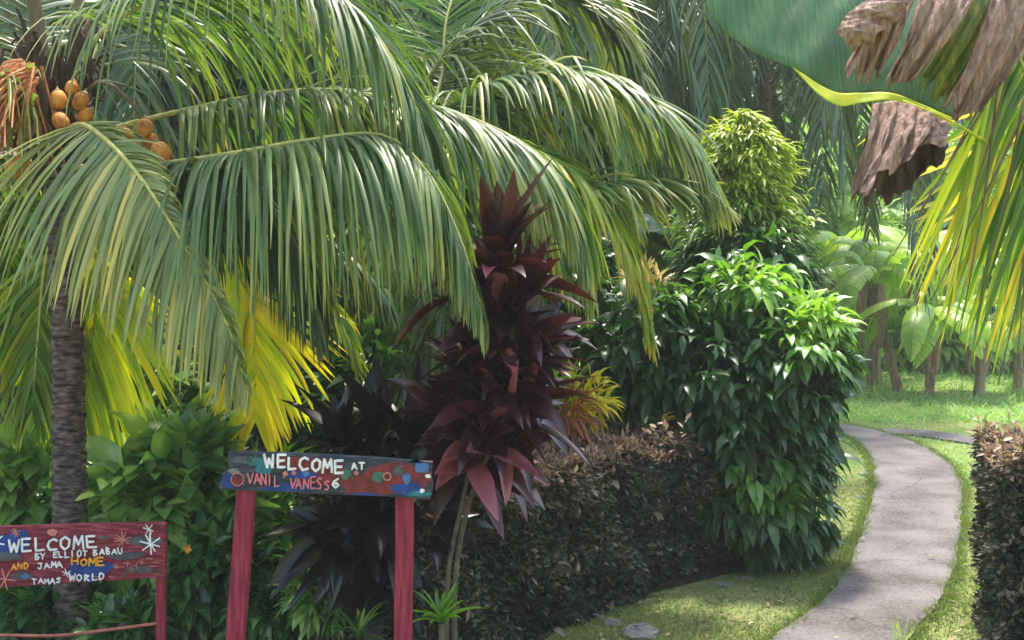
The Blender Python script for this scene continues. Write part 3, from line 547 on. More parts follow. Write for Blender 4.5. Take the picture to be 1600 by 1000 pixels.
allf=lambda n,reach,rise,drop,L,mats,seed,nl=60,**kw:[(a,reach*(1+.15*math.sin(i*2.1)),rise*(1+.3*math.sin(i*1.7)),drop*(1+.3*math.cos(i*1.3)),L,mats[i%len(mats)],dict(nl=nl,width=.045,K=5,droop=1.5,v0=.38,tipv=.15,**kw)) for i,a in enumerate(np.linspace(0,360,n,endpoint=False)+seed*17)]
BG='palms in the background grove'
make_palm('palm_tree',P(690,HOR,10.5)*[1,1,0],4.6,'tall dark palm over the middle of the photo, behind the arching fronds',allf(13,2.6,.9,2.0,1.1,['palm_dk','palm','palm_yg'],1,80),.13,seed=21,group=BG)
make_palm('palm_tree',P(260,HOR,9.5)*[1,1,0],4.4,'dark palm behind the coconut palm crown at upper left',allf(13,2.4,.8,2.2,1.0,['palm_dk','palm_dk','palm'],2,80),.13,seed=22,group=BG)
make_palm('palm_tree',P(960,HOR,13)*[1,1,0],6.2,'blue-green palm above the top of the narrow bright tree',allf(14,3.0,1.0,2.6,1.2,['palm_dk'],3,70),.15,seed=23,group=BG)
make_palm('palm_tree',P(1195,HOR,15.5)*[1,1,0],5.6,'shady palm with drooping fronds right behind the narrow bright tree',allf(14,2.8,.9,3.2,1.2,['palm_dk'],4,70),.09,seed=24,group=BG)
make_palm('palm_tree',P(20,HOR,8.2)*[1,1,0],2.5,'low leafy palm at the left edge behind the ringed trunk',allf(11,1.9,.7,1.7,.8,['palm','palm_yg','palm_dk'],5,70),.10,seed=25,group=BG)
make_palm('palm_tree',P(520,HOR,8.6)*[1,1,0],2.1,'low yellow-green palm between the two welcome signs, far behind',allf(11,1.7,.5,1.5,.75,['palm_yg','palm','palm_dk'],6,70),.10,seed=26,group=BG)

# foreground palm, upper right: only its hanging fronds show
gf=np.random.default_rng(41); b=np.array([2.15,3.0,0.])
fp=empty('palm_tree',b,'yellowing palm with long drooping leaflets hanging at the right edge','palm tree')
ac=A(); tube(ac,catmull([b,b+[.02,.02,1.6],b+[0,0,3.0]],60),0,ns=18,prof=.11+.004*(np.arange(60)%2)); ac.build('trunk',M['bark'],fp)
ft=b+[0,0,3.0]
add_frond(fp,gf,[ft]+pf((1720,-160,3.0),(1600,-120,2.98),(1540,-40,2.98),(1590,80,2.98),(1625,190,2.98),(1650,270,2.98)),.80,'palm_yg',nl=60,droop=.30,a=(76,34),width=.017,v0=.25,vr=.5,tipv=.40,u0=.70,miss=.1,side=(1,.1,0),r0=.014,lp=([0,.56,.7,1],[1.15,1.15,1.05,.7]))
add_frond(fp,gf,[ft]+pf((1760,-60,3.3),(1690,0,3.5),(1655,120,3.6),(1650,260,3.6),(1645,420,3.6)),.80,'palm_yg',nl=26,droop=.3,a=(46,28),width=.022,v0=.35,vr=.5,tipv=.45,u0=.3,side=(1,-.2,0),r0=.014)
add_frond(fp,gf,[ft]+pf((1800,40,4.0),(1720,60,4.5),(1680,160,4.8),(1670,300,4.9),(1665,480,4.9)),.95,'palm_pale',nl=60,droop=.10,a=(80,60),width=.034,v0=.45,vr=.4,tipv=.3,u0=.3,side=(1,-.2,0),r0=.014)
# dry brown strands among them
ac=A()
for x0,y0,x1,y1 in [(1590,60,1480,430),(1600,150,1530,470),(1585,90,1395,400),(1600,260,1590,560),(1600,40,1440,330),(1560,120,1500,520),(1600,180,1455,470),(1580,-10,1365,330),(1610,330,1560,600),(1540,40,1330,300)]:
    tube(ac,catmull(pf((x0,y0,2.9),((x0+x1)/2+8,(y0+y1)/2-14,2.88),(x1,y1,2.9)),10),.0042,.0015,6)
ac.build('dry_leaflet',M['stalk'],fp)

# ---------------------------------------------------------------- foreground banana leaf, partly dry
gb=np.random.default_rng(51); b=np.array([2.25,3.5,0.])
ban=empty('banana_plant',b,'banana plant with a broad blue-green leaf torn into dry brown strips, upper right','banana plant')
ac=A(); tube(ac,catmull([b,b+[.02,0,1.2],b+[-.03,0,2.05]],30),0,ns=18,prof=np.linspace(.11,.06,30)); ac.build('stem',M['bark_b'],ban)
DB=2.6
rib=catmull([b+[-.03,0,2.0]]+pf((1680,300,3.4),(1570,240,3.2),(1490,192,DB),(1390,151,DB),(1345,153,DB),(1300,150,DB),(1245,110,DB+.02)),80)
def veins(m,ang=-35,sc=75):
    n=m.node_tree; b=n.nodes['Principled BSDF']; g_=n.nodes.new('ShaderNodeNewGeometry'); mp=n.nodes.new('ShaderNodeMapping'); mp.inputs['Rotation'].default_value=(0,R(ang),0); mp.inputs['Scale'].default_value=(1,.2,.06)
    nz=n.nodes.new('ShaderNodeTexNoise'); nz.inputs['Scale'].default_value=sc*2.2; nz.inputs['Detail'].default_value=5
    n.links.new(g_.outputs['Position'],mp.inputs[0]); n.links.new(mp.outputs[0],nz.inputs['Vector']); bp=n.nodes.new('ShaderNodeBump'); bp.inputs['Strength'].default_value=.45; bp.inputs['Distance'].default_value=.01
    n.links.new(nz.outputs['Fac'],bp.inputs['Height']); n.links.new(bp.outputs[0],b.inputs['Normal'])
    ms=[x for x in n.nodes if x.type=='MATH' and x.operation=='SUBTRACT'][0]; ad=n.nodes.new('ShaderNodeMath'); ad.operation='MULTIPLY_ADD'; ad.inputs[1].default_value=1.3
    a2=n.nodes.new('ShaderNodeMath'); a2.operation='ADD'; a2.inputs[1].default_value=-.65
    n.links.new(nz.outputs['Fac'],ad.inputs[0]); n.links.new(ms.outputs[0],ad.inputs[2]); n.links.new(ad.outputs[0],a2.inputs[0])
    rp=[x for x in n.nodes if x.type=='VALTORGB'][0]; n.links.new(a2.outputs[0],rp.inputs[0])
veins(M['banana_fg'])
def sheet(name,top,bot,mat,nu=40,nv=26,amp=.012,freq=9,seed=0,parent=ban,th=.0015,attr=.4,bulge=0,curl=0,rag=0.0):
    g=np.random.default_rng(seed); T=catmull(top,nu); B=catmull(bot,nu); v=np.linspace(0,1,nv)[None,:,None]
    rg_=np.convolve(g.normal(0,1,nu+4),[.25,.5,.25],'same')[2:-2]*rag; B=B+(T-B)*np.clip(rg_+rag*.5,0,.5)[:,None]; B=B+g.normal(0,rag*.01,B.shape)
    V=T[:,None]*(1-v)+B[:,None]*v; u=np.linspace(0,1,nu)[:,None]; vv=v[...,0]
    ph=g.random(4)*6; dep=amp*(np.sin(u*freq*2*np.pi+ph[0]+vv*1.2)+.5*np.sin(u*freq*4.3*np.pi+ph[1]-vv*2))*(.25+vv)+bulge*np.sin(vv*np.pi)+curl*vv**4
    dep=dep+.25*amp*np.sin(vv*22+u*9+ph[2])*np.sin(u*31+ph[3])
    V[...,1]-=dep; V[...,0]+=amp*.35*np.sin(vv*9+u*14+ph[1])*vv; V[...,2]+=amp*.5*np.sin(u*27+ph[2])*vv
    ac=A(); i=np.arange(nu-1)[:,None]*nv; j=np.arange(nv-1)[None]; q=i+j
    ac.add(V.reshape(-1,3),np.stack([q,q+1,q+1+nv,q+nv],-1).reshape(-1,4),None,attr+.15*np.sin(np.repeat(u,nv,1).ravel()*40))
    o=ac.build(name,mat,parent); md=o.modifiers.new('thick','SOLIDIFY'); md.thickness=th; return o
lf=sheet('leaf',pf((1490,188,DB),(1390,150,DB),(1300,150,DB),(1245,109,DB),(1175,80,DB+.05),(1110,22,DB+.1),(1085,-60,DB+.15)),pf((1640,10,2.95),(1560,-60,2.95),(1480,-110,2.95),(1400,-150,2.95),(1300,-190,2.95),(1200,-190,2.95),(1120,-160,2.95)),M['banana_fg'],amp=.006,freq=5,seed=2,attr=.4,nu=60,bulge=.05)
ac=A(); tube(ac,rib,.007,.003,10,flat=.7); ac.build('midrib',M['rim_y'],lf)
sheet('yellow_edge',pf((1240,106,DB-.012),(1300,142,DB-.014),(1345,145,DB-.014),(1400,147,DB-.012),(1488,184,DB-.01)),pf((1245,112,DB-.02),(1298,161,DB-.03),(1345,161,DB-.03),(1400,158,DB-.02),(1486,195,DB-.015)),M['rim_y'],amp=.003,freq=3,seed=3,nv=8,parent=lf)
def strip(top,bot,mat,seed,name='dry_strip',**k): k.setdefault('rag',.10); return sheet(name,pf(*top),pf(*bot),M[mat],seed=seed,parent=lf,**k)
strip([(1352,0,2.5),(1385,-22,2.49),(1432,-14,2.5)],[(1322,112,2.52),(1345,132,2.51),(1374,118,2.52)],'dry',4,amp=.013,freq=3,bulge=.03,nu=44,nv=40)
strip([(1352,2,2.47),(1325,22,2.46),(1305,52,2.46)],[(1432,-5,2.45),(1400,40,2.43),(1338,78,2.45)],'dry',14,amp=.012,freq=2,bulge=.02,nv=40)
strip([(1436,-20,2.5),(1480,-22,2.48),(1528,-10,2.5)],[(1378,138,2.52),(1402,130,2.5),(1430,126,2.5)],'dry',5,amp=.012,freq=2.5,bulge=.045,nu=44,nv=40)
strip([(1515,-10,2.54),(1540,-5,2.53),(1572,0,2.55)],[(1424,140,2.56),(1450,158,2.55),(1480,172,2.56)],'olive',6,'dying_strip',amp=.008,freq=2.5,bulge=.02)
strip([(1550,0,2.5),(1590,-10,2.5),(1640,0,2.52)],[(1474,168,2.54),(1500,186,2.53),(1530,180,2.54)],'dry',7,amp=.012,freq=2.5,bulge=.03)
strip([(1364,162,2.56),(1400,158,2.55),(1440,170,2.55),(1482,192,2.56)],[(1320,302,2.53),(1342,318,2.50),(1352,284,2.47),(1405,262,2.47),(1420,240,2.48),(1472,226,2.5)],'dry',8,rag=.05,amp=.016,freq=4.2,nu=80,nv=60,bulge=.03,curl=.02)
strip([(1366,166,2.60),(1440,175,2.62),(1480,194,2.60)],[(1330,318,2.58),(1385,320,2.64),(1430,292,2.64),(1484,236,2.60)],'dry_shade',9,'dry_shaded_inside',amp=.012,freq=3,nu=50,nv=40)  # back leaf layer, darkened to paint the shaded cavity

# ---------------------------------------------------------------- banana leaves generic
def banana_leaf(parent,g,pts,W,mat,v0=.4,nt=26,tear=.6,name='leaf',r0=.016,droop=.16):
    n=nt*4; c=catmull(pts,n); T=nrm(np.gradient(c,axis=0)); Sd=nrm(np.cross(T,[0,0,1.])+1e-4); N=np.cross(Sd,T)
    u=np.linspace(0,1,n); wp=np.interp(u,[0,.08,.2,.5,.8,1],[.05,.35,.85,1,.8,.08])*W
    ac=A()
    for sg in (1,-1):
        k=0
        while k<n-2:
            m=int(g.integers(4,14)) if g.random()<tear else int(g.integers(12,30)); e=min(n-1,k+m); el=-.15-droop*g.random(); off=g.normal(0,.06)
            idx=np.arange(k,e+1); nv=5; rows=[]
            for q in range(nv):
                f=q/(nv-1); a_=el*f*1.6+.25*(1-f)
                d=Sd[idx]*sg*math.cos(a_)+N[idx]*math.sin(a_)+T[idx]*(.25+off)*f
                d=d+np.array([0,0,-1])*droop*f*.8
                sh=1-.5*f*np.exp(-((idx-k)/1.3)**2)*.3
                rows.append(c[idx]+nrm(d)*(wp[idx]*f*sh)[:,None])
            V=np.stack(rows,1); i=np.arange(len(idx)-1)[:,None]*nv; j=np.arange(nv-1)[None]; b_=i+j
            ac.add(V.reshape(-1,3),np.stack([b_,b_+1,b_+1+nv,b_+nv],-1).reshape(-1,4),None,np.clip(v0+g.normal(0,.12)+np.repeat(g.normal(0,.10,len(idx)),nv)+.15*np.tile(np.linspace(0,1,nv),len(idx)),0,1)); k=e
    o=ac.build(name,M[mat],parent); t=A(); tube(t,c[::6],r0,r0*.3,6); t.build('midrib',M['midrib_g'],o); return o
def banana_plant(base,H,label,seed,mat='banana',nl=8,L=1.7,W=.28,r=.13,lean=(0,0),group=None,tilt0=.5,detail=26):
    g=np.random.default_rng(seed); b=np.array(base,float); e=empty('banana_plant',b,label,'banana plant',group); top=b+[lean[0],lean[1],H]
    ac=A(); tube(ac,catmull([b,(b+top)/2+[g.normal(0,.03),0,0],top],20),0,ns=14,prof=np.linspace(r,r*.65,20)+g.normal(0,.006,20)); ac.build('stem',M['bark_b'],e)
    for i in range(nl):
        a=2*np.pi*i/nl+g.normal(0,.3); l=L*(.75+.4*g.random()); up=g.uniform(.25,.85); d=np.array([np.cos(a),np.sin(a),0])
        pts=[top-[0,0,.15],top+d*l*.22+[0,0,l*.32*up+.1],top+d*l*.55+[0,0,l*.42*up],top+d*l*.85+[0,0,l*(.3*up-.15)],top+d*l*1.0+[0,0,l*(.1*up-.45)]]
        banana_leaf(e,g,pts,W*(.8+.4*g.random()),mat,v0=g.uniform(.2,.7),nt=detail)
    for i in range(3):   # dead leaves hanging on the stem
        a=g.random()*6.28; d=np.array([np.cos(a),np.sin(a),0]); t0=top-[0,0,.1]
        ac=A(); q=catmull([t0,t0+d*.18+[0,0,.0],t0+d*.22-[0,0,.5],t0+d*.16-[0,0,min(1.0,H*.6)]],14)
        tube(ac,q,0,ns=7,prof=np.interp(np.linspace(0,1,14),[0,.5,1],[.02,.07,.02]),flat=.35); ac.build('dead_leaf',M['dry'],e)
    return e
GB='banana plants in rows on the far lawn'
def gx(x,y): return G(x,y)
spots=[(1366,603,2.0,'banana plant with thick dark stem, leftmost in the banana row',(0,0),.17),(1405,615,1.75,'banana plant leaning left beside the thick dark stem',(-.42,0),.10),(1452,622,1.1,'short banana plant with slim stem, second gap right of the leaning one',(0,0),.10),
(1529,622,1.0,'low banana plant with a round lime leaf, above the side path',(0,0),.11),(1590,612,1.2,'banana plant at the far right edge of the lawn',(0,0),.10)]
for i,(x,y,H,lb,ln,r) in enumerate(spots):
    banana_plant(gx(x,y),H+.12,lb,100+i,L=1.5 if i<2 else 1.3,W=.25,r=r*.8,lean=ln,group=GB,nl=8)
for i,(x,D,H,lb) in enumerate([(1310,20.5,1.9,'banana plant showing just over the right side of the leafy bush'),(1425,23,1.9,'distant banana plant between the leaning stem and the slim stem'),(1490,21,1.6,'distant banana plant behind the gap beside the slim stem'),(1565,24,2.0,'distant banana plant near the right edge, behind the row'),(1640,20,1.8,'banana plant partly cut by the right edge of the photo, behind the row'),(1375,27,2.4,'farthest tall banana plant behind the thick dark stem'),(1520,28,2.6,'farthest tall banana plant, right, in front of the forest'),(1270,25,2.4,'far banana plant mostly hidden by the narrow bright tree')]):
    banana_plant(P(x,HOR,D)*[1,1,0],H+.4,lb,130+i,L=2.0,W=.33,r=.12,group=GB,nl=9,detail=16)
banana_plant(P(1070,HOR,9.6)*[1,1,0],2.1,'tall deep green banana plant with upright leaves behind the narrow tree',160,mat='banana_dk',nl=9,L=1.3,W=.26,r=.13,detail=40)

# ---------------------------------------------------------------- leafy shrubs
def ell_points(g,ells,n,surf=.55):
    vol=np.array([e[3]*e[4]*e[5] for e in ells])**.67; cnt=(n*vol/vol.sum()).astype(int); P_=[];N_=[]
    for e,c in zip(ells,cnt):
        d=nrm(g.normal(0,1,(c,3))); r=surf+(1-surf)*g.random(c)**.6; p=np.array(e[:3])+d*r[:,None]*np.array(e[3:6]); P_.append(p); N_.append(nrm(d/np.array(e[3:6])))
    p=np.concatenate(P_); nn=np.concatenate(N_); k=p[:,2]>.03
    return p[k],nn[k]
def rosettes(ac,g,p,nn,per,L,W,vf,droop=.9,spread=.9,shape='lance',rows=4,mi=0,upb=.35):
    for q in range(per):
        a=nrm(nn+g.normal(0,spread*.6,p.shape)+[0,0,upb]); d=a
        v=np.clip(vf(p)+g.normal(0,.10,len(p)),0,1); s=(.45+.8*g.random(len(p)))
        leaves(ac,p+g.normal(0,L*.08,p.shape),d,nn*.3+np.array([0,0,1.])+g.normal(0,.3,p.shape),L*s,W*s,v,droop*(.6+.8*g.random(len(p))),rows,.16,shape,mi=mi)
def shrub(base,ells,label,mat,n,per,L,W,seed,vf=None,droop=.9,group=None,name='shrub',cat='shrub',trunkr=.02,shape='lance',rows=4,spread=.9,upb=.35,nst=5):
    g=np.random.default_rng(seed); b=np.array(base,float)*[1,1,0]; e=empty(name,b,label,cat,group)
    ac=A()
    for i in range(nst):
        el=ells[i%len(ells)]; tgt=np.array(el[:3])+g.normal(0,.3,3)*np.array(el[3:6]); tube(ac,catmull([b+[g.normal(0,.03),g.normal(0,.03),0],b*.4+tgt*.6+g.normal(0,.04,3)-[0,0,.1*tgt[2]],tgt],12),trunkr,trunkr*.3,7)
    ac.build('stem',M['wood'],e)
    ac=A(); p,nn=ell_points(g,ells,n); vf=vf or (lambda p:np.full(len(p),.45)); rosettes(ac,g,p,nn,per,L,W,vf,droop,spread,shape,rows,upb=upb)
    ac.build('foliage',M[mat],e); return e
# tall leafy bush right of the hedge
Db=6.7
def E(x,y,D,rx,ry,rz): p=P(x,y,D); return (p[0],p[1],p[2],rx/F*D,ry,rz/F*D)
bells=[E(1105,600,6.7,130,.55,120),E(1150,690,6.6,105,.5,150),E(1220,790,6.6,66,.4,85),E(1170,790,6.5,75,.4,80),E(1010,540,6.8,105,.45,75),E(1000,610,6.8,90,.4,60),E(1225,560,6.6,92,.5,90),E(1172,452,6.6,30,.25,26),E(1262,488,6.6,36,.25,20),E(1272,516,6.6,44,.3,42),E(1236,650,6.6,58,.4,95),E(1215,715,6.6,70,.4,50),E(1150,470,6.8,70,.35,60),E(1185,420,7.2,70,.35,50),E(1040,500,6.7,50,.3,45),E(1298,575,6.6,18,.2,30),E(1290,700,6.6,14,.2,30),E(1270,850,6.5,22,.2,12),E(1190,850,6.5,60,.25,12)]
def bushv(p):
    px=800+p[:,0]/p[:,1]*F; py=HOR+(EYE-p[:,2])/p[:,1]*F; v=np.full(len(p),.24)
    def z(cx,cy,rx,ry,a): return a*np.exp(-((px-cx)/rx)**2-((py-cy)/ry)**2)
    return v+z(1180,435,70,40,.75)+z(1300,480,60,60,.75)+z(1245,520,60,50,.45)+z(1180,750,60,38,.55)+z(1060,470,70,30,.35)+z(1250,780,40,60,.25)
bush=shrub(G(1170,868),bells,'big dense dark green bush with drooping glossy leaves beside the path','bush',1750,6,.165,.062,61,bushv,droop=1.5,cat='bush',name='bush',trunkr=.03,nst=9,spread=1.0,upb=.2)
# dark twig core so the bush is opaque
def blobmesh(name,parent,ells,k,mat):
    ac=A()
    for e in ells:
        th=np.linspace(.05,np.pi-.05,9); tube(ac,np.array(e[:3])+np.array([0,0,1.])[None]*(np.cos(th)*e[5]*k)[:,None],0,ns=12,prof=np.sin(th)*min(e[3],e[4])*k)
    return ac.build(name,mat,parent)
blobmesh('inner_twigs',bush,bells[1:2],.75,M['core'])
# narrow bright tree
gm=np.random.default_rng(62); b=P(1165,HOR,7.7)*[1,1,0]; mt=empty('mast_tree',b,'narrow column tree with layered lime-yellow tip above the dark bush','tree')
ac=A(); tube(ac,catmull([b,b+[0,0,1.5],b+[0,0,3.0]],12),.05,.012,8); ac.build('trunk',M['wood'],mt)
ac=A(); n=17000; t=gm.random(n)**1.15; zt=1.1+t*1.96; hw=np.interp(zt,[.3,1.2,1.75,2.0,2.4,2.75,2.92,3.08],[.5,.50,.50,.45,.34,.27,.19,.02]); a=gm.random(n)*6.28; rr=hw*(.40+.60*gm.random(n)**.5)*np.where(gm.random(n)<.05,1.28,1)*(1+.13*np.sin(zt*34+a)+.14*np.sin(a*3+zt*5)+.12*np.sin(a*5-zt*11)+.10*np.sin(a*7+zt*17)+.08*np.sin(zt*9+1))
p=np.stack([b[0]+np.cos(a)*rr+ -.02*(zt-2),b[1]+np.sin(a)*rr,zt+.02*np.sin(a*3)],1); out=np.stack([np.cos(a),np.sin(a),np.full(n,.15)],1)
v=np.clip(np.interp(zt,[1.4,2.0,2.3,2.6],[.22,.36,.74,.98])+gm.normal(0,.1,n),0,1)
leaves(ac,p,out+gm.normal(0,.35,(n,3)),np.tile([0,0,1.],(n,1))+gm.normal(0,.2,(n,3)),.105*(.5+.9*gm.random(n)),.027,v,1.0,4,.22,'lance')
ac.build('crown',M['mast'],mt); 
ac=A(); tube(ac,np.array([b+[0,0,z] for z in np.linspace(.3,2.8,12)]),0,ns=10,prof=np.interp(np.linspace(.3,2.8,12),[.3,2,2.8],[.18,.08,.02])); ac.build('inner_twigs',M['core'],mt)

# hedges
def hedge(name,base,udir,length,thick,h,label,seed,n_side,n_top,topfrac=1.0):
    """base = front-bottom near corner, udir along, normal to the left/back"""
    g=np.random.default_rng(seed); b=np.array(base,float); u=nrm(np.array([*udir,0.])); nb=np.array([-u[1],u[0],0.])
    e=empty(name,b,label,'hedge')
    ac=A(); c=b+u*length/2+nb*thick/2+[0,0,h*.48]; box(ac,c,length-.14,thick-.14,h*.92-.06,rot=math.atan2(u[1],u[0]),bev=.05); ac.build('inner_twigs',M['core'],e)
    ac=A()
    def put(p,nn,L,v,mi,up=0.3):
        m=len(p); leaves(ac,p,nn+g.normal(0,.7,(m,3))+[0,0,up],nn+g.normal(0,.5,(m,3)),L*(.6+.8*g.random(m)),L*.55*(.6+.6*g.random(m)),v,.4,3,.2,'oval',mi=mi)
    def wav(s,t): return .035*np.sin(s*5+t*3)+.025*np.sin(s*11+t*9+1)+.02*np.sin(t*17+s*2)
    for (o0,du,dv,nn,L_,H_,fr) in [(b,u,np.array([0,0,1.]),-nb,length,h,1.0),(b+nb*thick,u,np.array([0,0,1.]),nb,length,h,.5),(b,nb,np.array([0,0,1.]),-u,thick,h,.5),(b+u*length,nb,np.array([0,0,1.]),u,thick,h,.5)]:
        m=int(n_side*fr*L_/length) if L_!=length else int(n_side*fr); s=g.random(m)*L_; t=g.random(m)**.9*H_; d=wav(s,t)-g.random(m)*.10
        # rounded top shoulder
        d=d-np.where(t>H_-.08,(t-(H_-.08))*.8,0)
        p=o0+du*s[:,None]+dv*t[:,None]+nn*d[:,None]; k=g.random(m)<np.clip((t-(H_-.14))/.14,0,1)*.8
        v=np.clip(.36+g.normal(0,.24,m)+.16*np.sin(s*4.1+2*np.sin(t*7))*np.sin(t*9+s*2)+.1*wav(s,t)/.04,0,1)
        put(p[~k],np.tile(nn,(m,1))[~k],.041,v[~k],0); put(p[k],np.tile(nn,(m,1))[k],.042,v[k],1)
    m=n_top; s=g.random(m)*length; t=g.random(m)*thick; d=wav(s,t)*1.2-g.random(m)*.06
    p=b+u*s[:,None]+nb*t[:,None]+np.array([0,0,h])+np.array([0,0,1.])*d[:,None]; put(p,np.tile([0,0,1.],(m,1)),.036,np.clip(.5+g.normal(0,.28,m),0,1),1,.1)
    m=14; s=g.random(m)*length; t=g.random(m)*h; p=b+u*s[:,None]-nb*.03+np.array([0,0,1.])*t[:,None]; leaves(ac,p,-nb+g.normal(0,.6,(m,3)),-nb+g.normal(0,.4,(m,3)),.075,.036,.55+.3*g.random(m),.8,4,.2,'oval',mi=0)
    for q in range(26):
        a=b+u*g.random()*length+nb*g.random()*thick+[0,0,h-.05]; c=a+[g.normal(0,.04),g.normal(0,.04),.10+.07*g.random()]; tube(ac,np.array([a,(a+c)/2,c]),.003,.0015,5,attr=.6); leaves(ac,np.linspace(a,c,7)[2:],g.normal(0,1,(5,3))+[0,0,.6],g.normal(0,1,(5,3)),.05,.024,.6+.4*g.random(5),.3,4,.2,'oval',mi=1)
    # sprigs
    m=24; s=g.random(m)*length; t=g.random(m)*thick; p=b+u*s[:,None]+nb*t[:,None]+np.array([0,0,h+.02]); leaves(ac,p,g.normal(0,.4,(m,3))+[0,0,1],g.normal(0,1,(m,3)),.06,.022,.9,.3,4,.2,'lance',mi=1)
    ac.build('foliage',[M['hedge'],M['hedge_top']],e); return e
hb=np.array([-.42,4.42,0]); 
hedge('hedge',hb,(1.20,1.42),2.75,.80,.86,'long clipped hedge with shade-darkened sides and brightened pinkish-brown top, left of the path',71,32000,16000)
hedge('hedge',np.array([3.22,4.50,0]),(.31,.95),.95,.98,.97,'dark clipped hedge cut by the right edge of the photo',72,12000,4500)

# ti plants (cordyline)
def ti_plant(name,canes,heads,label,seed,mat,L=.47,W=.098,vf=.4,group=None):
    g=np.random.default_rng(seed); b=np.array(canes[0][0])*[1,1,0]; e=empty(name,b,label,'ti plant',group)
    for c in canes: ac=A(); tube(ac,catmull(c,16),.013,.010,9); ac.build('stem',M['cane'],e)
    for hd in heads:
        p,axis,cnt,sz,v0=hd; cnt=int(cnt*1.45); p=np.array(p); axis=nrm(np.array(axis,float)); ac=A(); i=np.arange(cnt); a=i*2.4+g.random(); f=i/cnt   # 0 outer/low -> 1 inner
        t1=nrm(np.cross(axis,[.3,1,.2])); t2=np.cross(axis,t1); out=np.cos(a)[:,None]*t1+np.sin(a)[:,None]*t2
        el=np.interp(f,[0,.5,1],[.25,.80,1.35])+g.normal(0,.28,cnt); a=a+g.normal(0,.35,cnt); out=np.cos(a)[:,None]*t1+np.sin(a)[:,None]*t2; d=out*np.cos(el)[:,None]+axis*np.sin(el)[:,None]
        pos=p+axis*(f*.24*sz-.14)[:,None]+out*.012
        cnt0=cnt; v=np.clip(v0-.10+g.normal(0,.2,cnt)+np.where(g.random(cnt)<.12,.5,0),0,1)
        leaves(ac,pos,d,axis+out*-.3+g.normal(0,.25,(cnt,3)),L*sz*(.5+.65*g.random(cnt)),W*(.8+.4*g.random(cnt)),v,np.interp(f,[0,1],[1.3,.3])*(.4+1.2*g.random(cnt)),9,.18,'lance',edge=.22 if mat=='ti' else .1)
        ac.build('leaf_head',M[mat],e)
DTi=4.35
ti_plant('ti_plant',[[P(698,1101,DTi)*[1,1,0],P(700,900,DTi),P(722,790,DTi),P(760,600,DTi),P(775,470,DTi)],[P(712,1101,DTi)*[1,1,0],P(712,900,DTi),P(738,770,DTi),P(790,650,DTi),P(810,560,DTi)]],
 [(P(778,425,DTi),(.04,0,1),34,.95,.28),(P(790,590,DTi-.03),(.2,-.3,.8),20,.75,.32),(P(800,490,DTi),(.30,-.1,1),26,.8,.45),(P(815,560,DTi),(.5,-.1,.9),26,.8,.42),(P(775,530,DTi+.05),(0,-.2,1),24,.8,.30),(P(800,640,DTi),(.55,-.1,.7),24,.8,.36),(P(750,610,DTi+.1),(-.1,-.2,1),24,.8,.22),(P(745,700,DTi),(.15,-.35,.4),24,.72,.48),(P(700,650,DTi+.15),(-.5,-.1,.6),20,.7,.2),(P(780,710,DTi+.1),(.3,-.3,.3),18,.65,.3)],
 'tall maroon ti plant with upright glossy leaves on thin canes, right of the centre sign',81,'ti')
ti_plant('ti_plant',[[P(590,1060,4.6)*[1,1,0],P(588,800,4.6),P(585,680,4.6)],[P(600,1060,4.6)*[1,1,0],P(560,850,4.6),P(540,760,4.6)]],
 [(P(590,690,4.6),(0,0,1),26,.8,.4),(P(540,700,4.6),(-.3,0,.9),24,.75,.4),(P(640,690,4.6),(.2,-.1,.8),22,.75,.5),(P(600,800,4.5),(0,-.3,.3),26,.85,.3),(P(530,840,4.5),(-.2,-.3,.2),22,.75,.3),(P(590,900,4.5),(0,-.3,.2),22,.7,.3),(P(680,800,4.6),(.2,-.2,.3),20,.7,.3)],
 'nearly black ti plant drooping behind the centre welcome sign',82,'ti_dk')
# crotons
def croton(x,y,D,label,mat,seed,rx=50,rz=50,n=60,L=.15,W=.035,vf=.6,base=None,per=5,**k):
    return shrub(base if base is not None else P(x,HOR,D),[E(x,y,D,rx,rx/F*D*.9,rz)],label,mat,n,per,L,W,seed,lambda p:np.full(len(p),vf),droop=.7,name='croton',cat='croton',trunkr=.012,**k)
croton(905,622,5.9,'bright yellow croton standing behind the hedge, left of the dark bush','croton_y',91,42,36,60,.13,.034,.60)
croton(880,640,5.7,'red and orange leaved croton low behind the hedge top','croton_r',92,34,26,34,.15,.03,.6)
croton(835,625,5.75,'lime green croton between the ti plant and the yellow croton','lime',93,42,46,56,.16,.045,.6)
croton(1030,662,6.35,'tiny yellow sprig poking out of the hedge top','croton_y',94,9,9,5,.09,.03,.8)
croton(1005,450,8.2,'pale pinkish croton glimpsed between palm and dark bush','hedge_top',95,34,30,30,.17,.035,.95)
